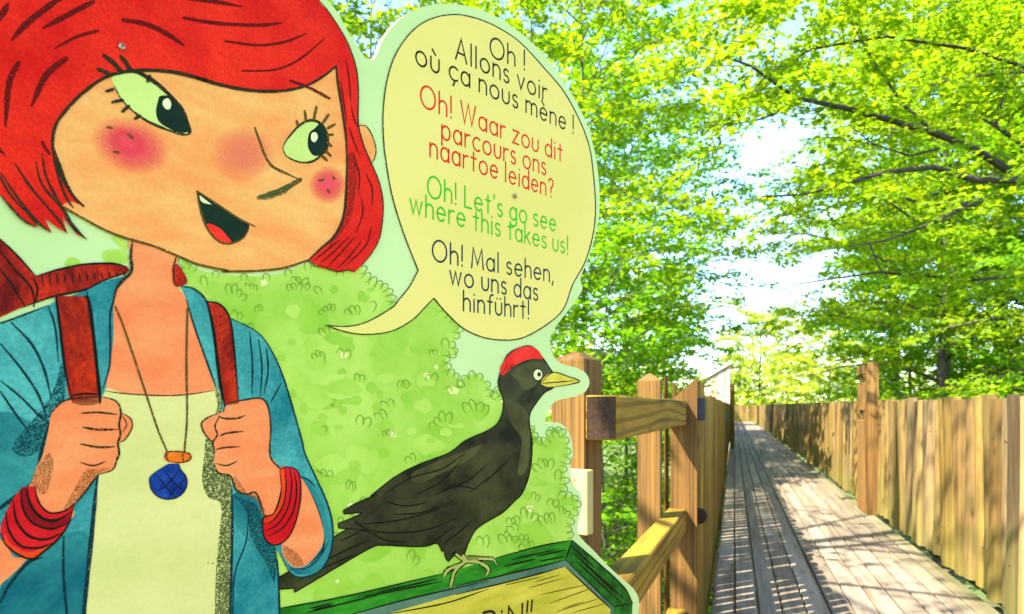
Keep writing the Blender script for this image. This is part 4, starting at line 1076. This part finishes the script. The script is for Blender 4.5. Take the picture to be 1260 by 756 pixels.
art("teeth", zc((962, 200, 1), (1022, 246, 1), (985, 238), (968, 225)), 17, P['white'], mo)
lines("lip_line", [zc((950, 180), (1060, 252), (1150, 312), (1232, 352)), zc((950, 180), (962, 250), (990, 342), (1040, 412), (1100, 436), (1170, 410), (1200, 365))], [2.6, 2.6], 18, P['ln_olive'], mo, taper=(.7, .5))
CHIN = zc((300, 255), (400, 312), (500, 366), (600, 406), (740, 446), (850, 491), (960, 536), (1100, 566)) + zd((130, 569), (300, 566), (430, 551), (540, 515))
lines("chin_line", [CHIN], 3.0, 16, P['ln_olive'], face, taper=(.9, .9))
lines("neck_line", [zc((640, 410), (630, 500), (632, 570), (568, 640)) + ze((545, 10)), zc((850, 500), (836, 560), (842, 622))], [4.0, 2.4], 15.2, P['ln_dark'], neck)
# hair
HOUT = [(-100, 120), (-98, -20), (-45, -130), (75, -195), (220, -195), (312, -120), (356, -58)] + zb((590, 0), (640, 60), (700, 150), (745, 240), (776, 340), (786, 450), (785, 600), (812, 710)) + zd((850, 50), (890, 150), (906, 260), (890, 400), (850, 480), (800, 540, 1), (765, 572), (740, 562, 1), (690, 572), (650, 556, 1), (605, 552), (590, 540, 1), (545, 515, 1), (600, 462), (660, 410), (702, 340), (722, 250), (730, 100), (730, 0)) + \
    zb((724, 650), (702, 500), (686, 400), (678, 325, 1), (620, 370), (540, 416), (440, 441), (330, 446), (220, 436), (100, 410), (0, 380)) + za((1000, 395), (850, 356), (720, 345), (600, 352), (500, 382), (400, 452), (320, 532), (265, 612), (250, 700)) + zc((262, 0), (282, 50), (312, 130), (352, 205), (402, 255, 1), (340, 232), (300, 258), (345, 345), (425, 417, 1), (370, 392, 1), (330, 345), (295, 300, 1), (322, 385, 1), (270, 355), (210, 308, 1), (246, 380, 1), (195, 345), (172, 325, 1), (172, 356, 1), (105, 312), (50, 255), (0, 205)) + [(-60, 190)]
hair = art("hair", HOUT, 20, P['hair'], n=5)
lines("hair_outline", [zb((678, 325), (620, 370), (540, 416), (440, 441), (330, 446), (220, 436), (100, 410), (0, 380)) + za((1000, 395), (850, 356), (720, 345), (600, 352), (500, 382), (400, 452), (320, 532), (265, 612), (250, 700)) + zc((262, 0), (282, 50), (312, 130), (352, 205), (402, 255)), zd((730, 0), (730, 100), (722, 250), (702, 340), (660, 410), (600, 462), (545, 515)), zb((678, 325), (686, 400), (702, 500), (724, 650), (730, 756)), zb((590, 0), (640, 60), (700, 150), (745, 240), (776, 340), (786, 450), (785, 600), (812, 710)) + zd((850, 50), (890, 150), (906, 260), (890, 400), (850, 480), (800, 540)), zd((545, 515), (580, 545), (600, 540), (650, 560), (690, 570), (740, 562), (770, 570))],
    [4.6, 3.2, 3.0, 1.8, 1.4], 21, P['ln_dark'], hair, taper=(.6, .6))
art("crayon_shade", zd((735, 10), (770, 0), (780, 120), (750, 300), (690, 400), (640, 455), (690, 360), (722, 250), (735, 100)), 20.5, P['speckle_h'], hair)
lines("hair_stroke", [za((295, -10), (200, 60), (120, 125), (55, 198)), za((445, 15), (330, 75), (205, 142)), za((470, 155), (370, 183), (258, 242)), za((85, 310), (40, 410), (22, 615)), za((315, 290), (220, 370), (150, 515)), za((590, 102), (700, 122), (800, 167), (885, 225)), za((-30, 120), (10, 70), (35, 25)),
    zb((-60, 92), (100, 118), (300, 127), (415, 116)), zb((140, 204), (300, 224), (430, 207), (532, 168)), zb((222, 348), (380, 342), (500, 292), (622, 190)), za((900, 0), (1020, 15), (1165, 36)), za((200, 690), (215, 720), (240, 756)), za((-60, 620), (-30, 700), (20, 756)), zb((-40, -10), (100, 10), (215, 36)), zb((100, -60), (250, -20), (400, -10))],
    [8, 7, 4, 7.5, 8, 6, 8, 4.6, 3.4, 2.6, 3.6, 4, 5, 3, 3], 22, P['ln_brown'], hair, taper=(.8, .4), wob=.1)
lines("hair_strand", [zb((725, 290), (742, 400), (748, 500)), zb((750, 520), (765, 580), (785, 620)), zd((820, 90), (852, 170), (850, 255)), zd((800, 215), (806, 290), (775, 382)), zd((850, 350), (820, 445), (720, 545)), zd((770, 400), (700, 480), (635, 548)), zd((705, 410), (640, 462), (565, 520)), zd((800, 420), (740, 500), (680, 556)), zd((740, 400), (660, 480), (600, 530)), zb((700, 400), (712, 480), (730, 600)), zd((765, 20), (790, 100), (785, 200)), zb((740, 620), (760, 680), (790, 756))], 1.9, 22, P['ln_brown'], hair)
lines("hair_tip_line", [zc((250, -10), (270, 80), (310, 200), (350, 262)), zc((170, 40), (200, 150), (300, 270), (345, 342), (412, 412)), zc((70, 50), (150, 170), (270, 310), (320, 383)), zc((0, 92), (80, 212), (180, 332), (242, 380)), zc((200, 0), (216, 100), (262, 212)), zc((0, 202), (60, 272), (110, 322), (172, 356)), zc((300, 262), (345, 345), (402, 405)), zc((-40, 40), (40, 190), (130, 290), (180, 350)), zc((262, 20), (300, 130), (370, 240)), zc((220, 120), (280, 230), (360, 380))],
    [3.4, 3.4, 3.4, 3.4, 3.0, 3.0, 4.5, 3.0, 2.6, 3.0], 22, P['ln_dark'], hair)

# screws through the board
for u, v, nm in ((148.5, 59, 'a'), (632, 242, 'b'), (462, 30, 'c')):
    if nm == 'c': continue
    t_, z_ = B(u, v)
    s = MB(); rad = 0.0052
    s.rings([[(t_ + rad * q * math.cos(a * .5236), -0.0042 - d, z_ + rad * q * math.sin(a * .5236)) for a in range(12)] for q, d in ((1, 0), (.92, .0016), (.6, .003), (.28, .0034))])
    o = s.build("screw", M['screw'], sign, smooth=True)
    h = MB(); h.rings([[(t_ + .0016 * math.cos(a * 1.047), -0.0078 - d, z_ + .0016 * math.sin(a * 1.047)) for a in range(6)] for d in (0, .0002)]); h.build("socket", M['darkmetal'], o)

# ------------------------------------------------------------------ trees and plants
def leaf_obj(name, pos, d, nrm, L, Wd, var, mat, parent):
    """many separate leaves in one mesh: base, two shoulders, tip; slightly folded and drooping"""
    n = len(pos)
    d = d / (np.linalg.norm(d, axis=1, keepdims=True) + 1e-9)
    s = np.cross(nrm, d); s /= (np.linalg.norm(s, axis=1, keepdims=True) + 1e-9)
    nn = np.cross(d, s)
    L = L[:, None]; Wd = Wd[:, None]
    v = np.empty((n, 4, 3), np.float32)
    v[:, 0] = pos
    v[:, 1] = pos + d * L * .42 + s * Wd * .5 + nn * L * .05
    v[:, 2] = pos + d * L - nn * L * .12
    v[:, 3] = pos + d * L * .42 - s * Wd * .5 + nn * L * .05
    me = bpy.data.meshes.new(name)
    me.vertices.add(n * 4); me.vertices.foreach_set("co", v.ravel())
    me.loops.add(n * 4); me.loops.foreach_set("vertex_index", np.arange(n * 4, dtype=np.int32))
    me.polygons.add(n)
    me.polygons.foreach_set("loop_start", np.arange(0, n * 4, 4, dtype=np.int32))
    try: me.polygons.foreach_set("loop_total", np.full(n, 4, dtype=np.int32))
    except Exception: pass
    me.attributes.new("var", 'FLOAT', 'FACE').data.foreach_set("value", np.clip(var, 0, 1).astype(np.float32))
    me.update(calc_edges=True)
    return link(name, me, mat, parent)

def poly_at(P, s):
    """point and tangent at fraction s of a polyline"""
    m = len(P) - 1; x = min(max(s, 0), .9999) * m; i = int(x); f = x - i
    return P[i] * (1 - f) + P[i + 1] * f, P[i + 1] - P[i]

def grow(name, label, base, H, r0, limbs, seed, mat_leaf, mat_bark, leaf=0.07, twig_len=1.1, spacing=0.045, twigs_per_m=3.0, group=None, trunk_lean=(0, 0), flat=0.45, twig_r=0.006, sub=True, start=0.2, cat="tree"):
    """limbs: list of polylines (local coordinates) or (z, azimuth deg, length, rise, droop)"""
    rs = np.random.RandomState(seed); BV = np.array(base)
    t = tag(empty(name, base), label, cat, group)
    tr = MB(); pts = []; rad = []
    for i in range(9):
        s = i / 8
        pts.append((trunk_lean[0] * s + .12 * math.sin(s * 5 + seed) * s, trunk_lean[1] * s + .12 * math.cos(s * 4 + seed) * s, H * s - 0.3 * (i == 0)))
        rad.append(r0 * (1.25 if i == 0 else 1) * (1 - .88 * s))
    tr.tube(pts, rad, 9); tr.build("trunk", mat_bark, t, smooth=True)
    TP = [np.array(p) for p in pts]
    br = MB(); pos = []; dirs = []; nrms = []
    segs = []
    for lb in limbs:
        if isinstance(lb, tuple) and not isinstance(lb[0], (tuple, list, np.ndarray)):
            z, az, Ln, rise, droop = lb
            o, _ = poly_at(TP, z / H)
            a = math.radians(az); dh = np.array((math.sin(a), math.cos(a), 0)); sd = np.array((dh[1], -dh[0], 0))
            LP = []; ph = rs.uniform(0, 6)
            for i in range(8):
                s = i / 7
                LP.append(o + dh * Ln * s + sd * (.09 * Ln * math.sin(ph + 3.1 * s) * s) + np.array((0, 0, rise * Ln * s - droop * Ln * s * s)))
            rl = max(.012, r0 * .33 * (1 - z / H * .7) * min(1, Ln / 3))
        else:
            LP = [np.array(p, float) for p in lb[0]]; rl = lb[1]
            Ln = sum(np.linalg.norm(LP[i + 1] - LP[i]) for i in range(len(LP) - 1))
        m = len(LP)
        br.tube(LP, [rl * (1 - .85 * i / (m - 1)) for i in range(m)], 6)
        bare = not (isinstance(lb, tuple) and not isinstance(lb[0], (tuple, list, np.ndarray)))
        nt = max(3, int(Ln * twigs_per_m * ((lb[2] if len(lb) > 2 else .4) if bare else 1)))
        for k in range(nt):
            s = start + (1 - start) * (k + rs.uniform(0, .6)) / nt
            o, tg = poly_at(LP, s); tg = tg / (np.linalg.norm(tg) + 1e-9)
            side = np.cross(tg, (0, 0, 1.0)); side /= (np.linalg.norm(side) + 1e-9)
            sg = 1 if k % 2 else -1
            dv = tg * rs.uniform(.35, .9) + side * sg * rs.uniform(.5, 1.0) + np.array((0, 0, rs.uniform(-.25, .55)))
            dv /= np.linalg.norm(dv)
            tl = twig_len * rs.uniform(.55, 1.1) * (1.0 - .55 * abs(s - .45))
            if any(trimmed(o + dv * tl * q + BV) for q in (.3, .6, 1)): continue
            TPts = [o + dv * tl * q + np.array((0, 0, -.16 * tl * q * q)) + rs.normal(0, .012, 3) * (q > 0) for q in (0, .35, .7, 1)]
            if twig_r > 0: br.tube(TPts, [twig_r, twig_r * .8, twig_r * .6, twig_r * .3], 4)
            segs.append((TPts[0], TPts[-1], tl))
            if sub:
                for j in range(max(2, int(tl * 7))):
                    q = rs.uniform(.12, 1); so = TPts[0] * (1 - q) + TPts[-1] * q
                    s2 = np.cross(dv, (0, 0, 1.0)); s2 /= (np.linalg.norm(s2) + 1e-9)
                    d2 = dv * rs.uniform(.4, 1) + s2 * rs.choice((-1, 1)) * rs.uniform(.5, 1) + np.array((0, 0, rs.uniform(-.2, .22)))
                    d2 /= np.linalg.norm(d2); l2 = tl * rs.uniform(.22, .5)
                    segs.append((so, so + d2 * l2, l2))
    br.build("branches", mat_bark, t, smooth=True)
    for a, b, l in segs:
        c = max(2, int(l / spacing))
        q = (np.arange(c) + rs.uniform(0, 1, c)) / c
        p = a[None] * (1 - q[:, None]) + b[None] * q[:, None] + rs.normal(0, leaf * .25, (c, 3))
        dd = (b - a) / (np.linalg.norm(b - a) + 1e-9)
        sd = np.cross(dd, (0, 0, 1.0)); sd /= (np.linalg.norm(sd) + 1e-9)
        sg = rs.choice((-1, 1), c)[:, None]
        pos.append(p); dirs.append(dd[None] * rs.uniform(.2, 1, (c, 1)) + sd[None] * sg * rs.uniform(.4, 1, (c, 1)) + rs.normal(0, .25, (c, 3)))
        nrms.append(np.array((0, 0, 1.0))[None] + rs.normal(0, flat, (c, 3)))
    pos = np.concatenate(pos); dirs = np.concatenate(dirs); nrms = np.concatenate(nrms); n = len(pos)
    wp = pos + BV
    k = ~((wp[:, 0] > -.45) & (wp[:, 0] < 1.95) & (wp[:, 1] > -3) & (wp[:, 1] < 61) & (wp[:, 2] < 3.0))
    pos, dirs, nrms = pos[k], dirs[k], nrms[k]; n = len(pos)
    L = leaf * rs.uniform(.55, 1.5, n); var = rs.beta(2.2, 2.2, n)
    leaf_obj("crown", pos.astype(np.float32), dirs.astype(np.float32), nrms.astype(np.float32), L, L * rs.uniform(.55, .75, n), var, mat_leaf, t)
    t['_n'] = n
    return t

def trimmed(p):
    """growth over the walkway is cut back"""
    return -0.45 < p[0] < 1.95 and -3 < p[1] < 61 and p[2] < 3.0

def auto_limbs(rs, H, z0, n, Ln, rise=.35, droop=.35, az0=0, az1=360, top=.97):
    out = []
    for i in range(n):
        s = i / max(1, n - 1); z = z0 + (H * top - z0) * s
        az = az0 + ((i * 137.5) % 360) / 360 * (az1 - az0) + rs.uniform(-15, 15)
        l = Ln * (0.62 + .38 * math.sin(math.pi * min(1, .15 + .8 * s))) * (1 - .22 * s) * rs.uniform(.7, 1.2)
        out.append((z, az, l, rise + .25 + .55 * s + rs.uniform(-.18, .18), droop + .18))
    return out

def loc(base, pts):
    return [tuple(W(u, v, Z if Z > 11 else 11 - (11 - Z) * 1.0 - 1.6) - base) for u, v, Z in pts]

TREES = []
def plant_trees():
    rs = np.random.RandomState(2)
    gz = Vector((0, 0, GZ))
    def at(u, Z): p = W(u, 500, Z); return Vector((p.x, p.y, GZ))
    # right: the near beech whose dark limbs reach in from the right edge
    b = at(1480, 11.5)
    A = loc(b, [(1480, 250, 11.5), (1330, 245, 11.0), (1262, 224, 10.8), (1200, 184, 10.5), (1150, 164, 10.2), (1095, 148, 10.0), (1035, 132, 9.8), (980, 121, 9.6), (925, 82, 9.3), (862, 58, 9.0)])
    Bp = loc(b, [(1330, 245, 11.0), (1255, 222, 10.6), (1200, 222, 10.2), (1150, 206, 10.0), (1090, 212, 9.8), (1035, 228, 9.6), (985, 240, 9.4), (938, 242, 9.2)])
    C = loc(b, [(1330, 245, 11.0), (1262, 232, 10.4), (1225, 240, 10.0), (1190, 253, 9.8), (1140, 278, 9.6), (1090, 296, 9.4), (1045, 303, 9.2)])
    D = loc(b, [(1150, 164, 10.2), (1112, 130, 10.3), (1075, 75, 10.4), (1045, 25, 10.5), (1030, -30, 10.6)])
    E = loc(b, [(1200, 253, 9.8), (1130, 250, 9.7), (1080, 232, 9.6), (1030, 246, 9.5)])
    G_ = loc(b, [(980, 121, 9.6), (955, 140, 9.5), (925, 150, 9.4), (850, 156, 9.2)])
    H_ = loc(b, [(1262, 180, 10.8), (1225, 155, 10.7), (1190, 135, 10.8)])
    K = loc(b, [(1262, 224, 10.8), (1170, 178, 10.6), (1060, 240, 10.4)])
    Q1 = loc(b, [(1480, -40, 11.5), (1300, -60, 10.8), (1130, -50, 10.4), (1010, -20, 10.1), (940, 5, 9.9), (885, 25, 9.7)])
    Q2 = loc(b, [(1480, 120, 11.5), (1300, 95, 10.8), (1190, 60, 10.6), (1090, 45, 10.4), (1000, 60, 10.2), (945, 90, 10.0), (915, 125, 9.9)])
    Q3 = loc(b, [(1480, 330, 11.5), (1320, 330, 11.0), (1200, 345, 10.8), (1080, 335, 10.6), (980, 350, 10.4), (920, 372, 10.3)])
    S1 = loc(b, [(1225, 155, 10.7), (1238, 105, 10.6), (1262, 78, 10.6)])
    S2 = loc(b, [(1156, 183, 10.3), (1120, 192, 10.2), (1075, 178, 10.1), (1040, 150, 10.0)])
    S3 = loc(b, [(1070, 300, 9.5), (1082, 330, 9.5), (1096, 345, 9.5)])
    limbs = [(A, .062), (Bp, .05), (C, .045), (D, .026), (E, .022), (G_, .02), (H_, .042), (Q1, .035, 1.0), (Q2, .03, .9), (Q3, .03, 1.0), (S1, .02), (S2, .018), (S3, .012)]
    limbs += auto_limbs(rs, 15, 2.8, 44, 6.0, -.05, .15, -70, 130)
    grow("beech_tree", "spreading beech with bare dark limbs reaching in from the right edge above the slab fence", b, 15.0, .26, limbs, 5, M['leaf_y'], M['bark_dark'], leaf=.078, twig_len=1.4, spacing=.034, twigs_per_m=5.0, group="trees beyond the slab fence")
    specs = [
        # name, label, u, Z, H, trunk radius, limbs, limb length, leaf material, leaf size, seed, side, lowest limb
        ("leafy_tree", "dense green tree standing behind the notched post beyond the slab fence", 1160, 15.5, 11.5, .17, 40, 3.8, 'leaf_y', .085, 11, 'r', 2.4),
        ("leafy_tree", "green tree at the right edge low behind the slab fence", 1330, 14.0, 10.5, .15, 34, 4.0, 'leaf', .085, 12, 'r', 2.2),
        ("leafy_tree", "tall bright yellow-green tree filling the top right corner", 1230, 21.0, 19.0, .25, 40, 5.5, 'leaf_y', .12, 13, 'r', 5.0),
        ("slender_tree", "slim dark-stemmed tree rising over the far half of the slab fence", 1120, 25.0, 11.0, .09, 34, 3.0, 'leaf', .10, 14, 'r', 2.6),
        ("leafy_tree", "high yellow-green tree between the sky gap and the right corner", 1100, 27.0, 20.0, .24, 38, 4.4, 'leaf_y', .13, 15, 'r', 6.0),
        ("leafy_tree", "green tree low beyond the middle of the slab fence", 1165, 19.5, 8.8, .10, 34, 3.0, 'leaf', .09, 24, 'r', 2.2),
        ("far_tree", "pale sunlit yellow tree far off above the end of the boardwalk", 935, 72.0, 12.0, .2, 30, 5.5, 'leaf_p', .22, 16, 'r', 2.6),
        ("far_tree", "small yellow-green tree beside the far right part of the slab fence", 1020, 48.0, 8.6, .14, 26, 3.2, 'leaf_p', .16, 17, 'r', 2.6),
        ("leafy_tree", "loose green tree rising right behind the speech bubble", 715, 13.0, 13.5, .08, 40, 3.2, 'leaf_y', .075, 18, 'l', 3.0),
        ("leafy_tree", "open blue-green tree whose sprays hang into the sky gap", 770, 19.0, 15.0, .085, 40, 3.6, 'leaf', .09, 19, 'l', 3.2),
        ("leafy_tree", "yellow-green tree seen in the notch between the girl's hair and the speech bubble", 462, 15.0, 14.0, .08, 34, 4.0, 'leaf_y', .09, 20, 'l', 3.0),
        ("leafy_tree", "low bushy tree behind the two capped posts", 745, 11.5, 6.0, .05, 40, 1.5, 'leaf', .075, 21, 'l', .7),
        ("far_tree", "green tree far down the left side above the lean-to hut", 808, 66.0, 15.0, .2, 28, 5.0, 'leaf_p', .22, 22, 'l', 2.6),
        ("leafy_tree", "tall pale green tree behind the top of the speech bubble", 650, 24.0, 21.0, .16, 34, 5.0, 'leaf_y', .11, 23, 'l', 6.0),
        ("leafy_tree", "thin airy tree standing farther back between the speech bubble and the sky gap", 785, 30.0, 15, .10, 34, 3.6, 'leaf', .11, 25, 'l', 3.0),
    ]
    for nm, lab, u, Z, H, r, nl, Ll, lm, lf, sd, side, z0 in specs:
        rs2 = np.random.RandomState(sd)
        grow(nm, lab, at(u, Z), H, r * (.6 if side == 'l' else 1), auto_limbs(rs2, H, z0, nl, Ll, .25, .32), sd, M[lm], M['bark'] if nm[0] != 's' else M['bark_dark'], leaf=lf * (1.1 if side == 'r' else 1.3), twig_len=1.5 if Z < 30 else 2.0, spacing=lf * (.45 if side == 'r' else .68), twigs_per_m=4.6 if Z < 30 else 3.0, group="trees beyond the slab fence" if side == 'r' else "trees on the left of the boardwalk", twig_r=.006 if Z < 20 else 0, start=.15)
    # shade tree behind the camera on the left: its crown dapples the deck and the slab fence
    rs3 = np.random.RandomState(40)
    limbs = auto_limbs(rs3, 11.5, 6.6, 20, 4.6, .15, .2)
    grow("shade_tree", "tree outside the picture on the left whose crown dapples the boardwalk", Vector((-4.3, 2.0, GZ)), 12.5, .3, limbs, 41, M['leaf'], M['bark'], leaf=.10, twig_len=1.2, spacing=.27, twigs_per_m=1.3, twig_r=.012)
    rs3 = np.random.RandomState(43)
    limbs = auto_limbs(rs3, 11, 5.2, 16, 3.8, .30, .30)
    grow("shade_tree", "slim tree left of the boardwalk throwing shade on its far half", Vector((-7.5, 7.0, GZ)), 11.0, .16, limbs, 44, M['leaf'], M['bark'], leaf=.10, twig_len=1.1, spacing=.14, twigs_per_m=1.6)
plant_trees()

def copy_thing(o, loc, rz, sc, label):
    c = o.copy(); COL.objects.link(c); c.location = loc; c.rotation_euler = (0, 0, rz); c.scale = (sc, sc, sc); c['label'] = label
    for ch in list(o.children):
        d = ch.copy(); COL.objects.link(d); d.parent = c
    return c

def trees_behind_sign():
    src = [o for o in COL.objects if o.name.startswith('leafy_tree') and o.get('group') == "trees on the left of the boardwalk"]
    copy_thing(src[1], (-9.5, 11.0, GZ), 1.1, 0.95, "green tree directly behind the painted girl's head")
    copy_thing(src[0], (-14.0, 15.0, GZ), 2.3, 1.1, "taller tree behind the painted rucksack at the left of the cut-out sign")
    copy_thing(src[3], (-11.0, 7.0, GZ), 0.6, 1.2, "low bushy tree behind the painted girl's jacket")
    copy_thing(src[1], (-17.0, 24.0, GZ), 3.9, 1.2, "broad tree deep in the wood behind the cut-out sign")
trees_behind_sign()

def undergrowth():
    rs = np.random.RandomState(9)
    gz = lambda x, y: GZ + 0.22 * np.sin(x * 0.31 + 1.3) * np.cos(y * 0.27) + 0.12 * np.sin(x * 0.9 + y * 0.7)
    # shrubs, each its own plant
    spots = [(-2.6, 7.2, 1.3, "leafy shrub close behind the second capped post"), (-4.6, 9.5, 1.7, "broad shrub in the undergrowth beyond the capped posts"), (-2.0, 11.5, 1.5, "shrub beside the outer face of the shaded fence"),
             (-6.8, 12.5, 2.0, "tall shrub deep in the undergrowth left of the rails"), (-3.6, 15.0, 1.9, "round shrub further back along the shaded fence"), (-9.0, 8.0, 1.8, "shrub hidden mostly behind the cut-out sign"),
             (-2.4, 18.5, 3.0, "tall bright shrub half way along the shaded fence"), (-5.0, 20.0, 3.2, "large rounded shrub behind the first capped post"), (-3.0, 24.0, 3.2, "big far shrub beyond the shaded fence"), (-7.6, 17.0, 3.0, "leafy shrub at the left of the gap beside the sign"), (-2.2, 14.0, 2.6, "upright shrub showing between the second post and the slant-topped post")]
    for i, (x, y, h, lab) in enumerate(spots):
        r2 = np.random.RandomState(60 + i)
        limbs = [(.1 + .05 * k, k * 137.5 % 360, h * .5 * r2.uniform(.6, 1), 1.5 + r2.uniform(-.6, .6), .5) for k in range(18)]
        grow("shrub", lab, Vector((x, y, float(gz(x, y)))), h, .03, limbs, 70 + i, M['leaf' if i % 2 else 'leaf_y'], M['bark'], leaf=.075, twig_len=.6, spacing=.05, twigs_per_m=5, group="shrubs below the boardwalk", cat="shrub", start=.25)
    n = 110000
    x = -0.4 - 22 * rs.uniform(0, 1, n) ** 1.5; y = rs.uniform(1.5, 34, n)
    clump = np.sin(x * 1.7 + 2 * np.sin(y * .9)) + np.cos(y * 1.3 + x * .6)
    k = clump > rs.uniform(-2.2, .8, n); x = x[k]; y = y[k]; n = len(x)
    z = gz(x, y) + rs.gamma(1.6, .14, n)
    d = np.stack([rs.normal(0, 1, n), rs.normal(0, 1, n), rs.normal(.2, .3, n)], -1)
    nn = np.stack([rs.normal(0, .4, n), rs.normal(0, .4, n), np.ones(n)], -1)
    L = rs.uniform(.07, .16, n)
    o = leaf_obj("ground_cover", np.stack([x, y, z], -1).astype(np.float32), d.astype(np.float32), nn.astype(np.float32), L, L * .6, rs.beta(2, 2, n), M['leaf_y'], None)
    tag(o, kind='stuff')
    # far-off wood closing the view
    n = 90000
    ang = rs.uniform(-100, 75, n); rad = rs.uniform(62, 110, n)
    a = np.radians(ang); px = rad * np.sin(a); py = rad * np.cos(a)
    top = 8.0 + 4.5 * (ang < -22) + 2.2 * np.sin(ang * .35) + 1.6 * np.sin(ang * .9 + 1) - 3.0 * np.exp(-((ang - 0.0) / 7) ** 2)
    z = GZ + (top - GZ) * rs.beta(1.3, 1.5, n)
    d = rs.normal(0, 1, (n, 3)); nn = rs.normal(0, .6, (n, 3)) + np.array((0, 0, 1.0))
    L = rs.uniform(.35, .8, n)
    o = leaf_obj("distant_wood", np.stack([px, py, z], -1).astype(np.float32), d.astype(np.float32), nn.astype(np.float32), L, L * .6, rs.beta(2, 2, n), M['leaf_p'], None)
    tag(o, kind='stuff')
undergrowth()
for o in list(COL.objects):
    if '_n' in o: print(o.name, o['_n']); del o['_n']
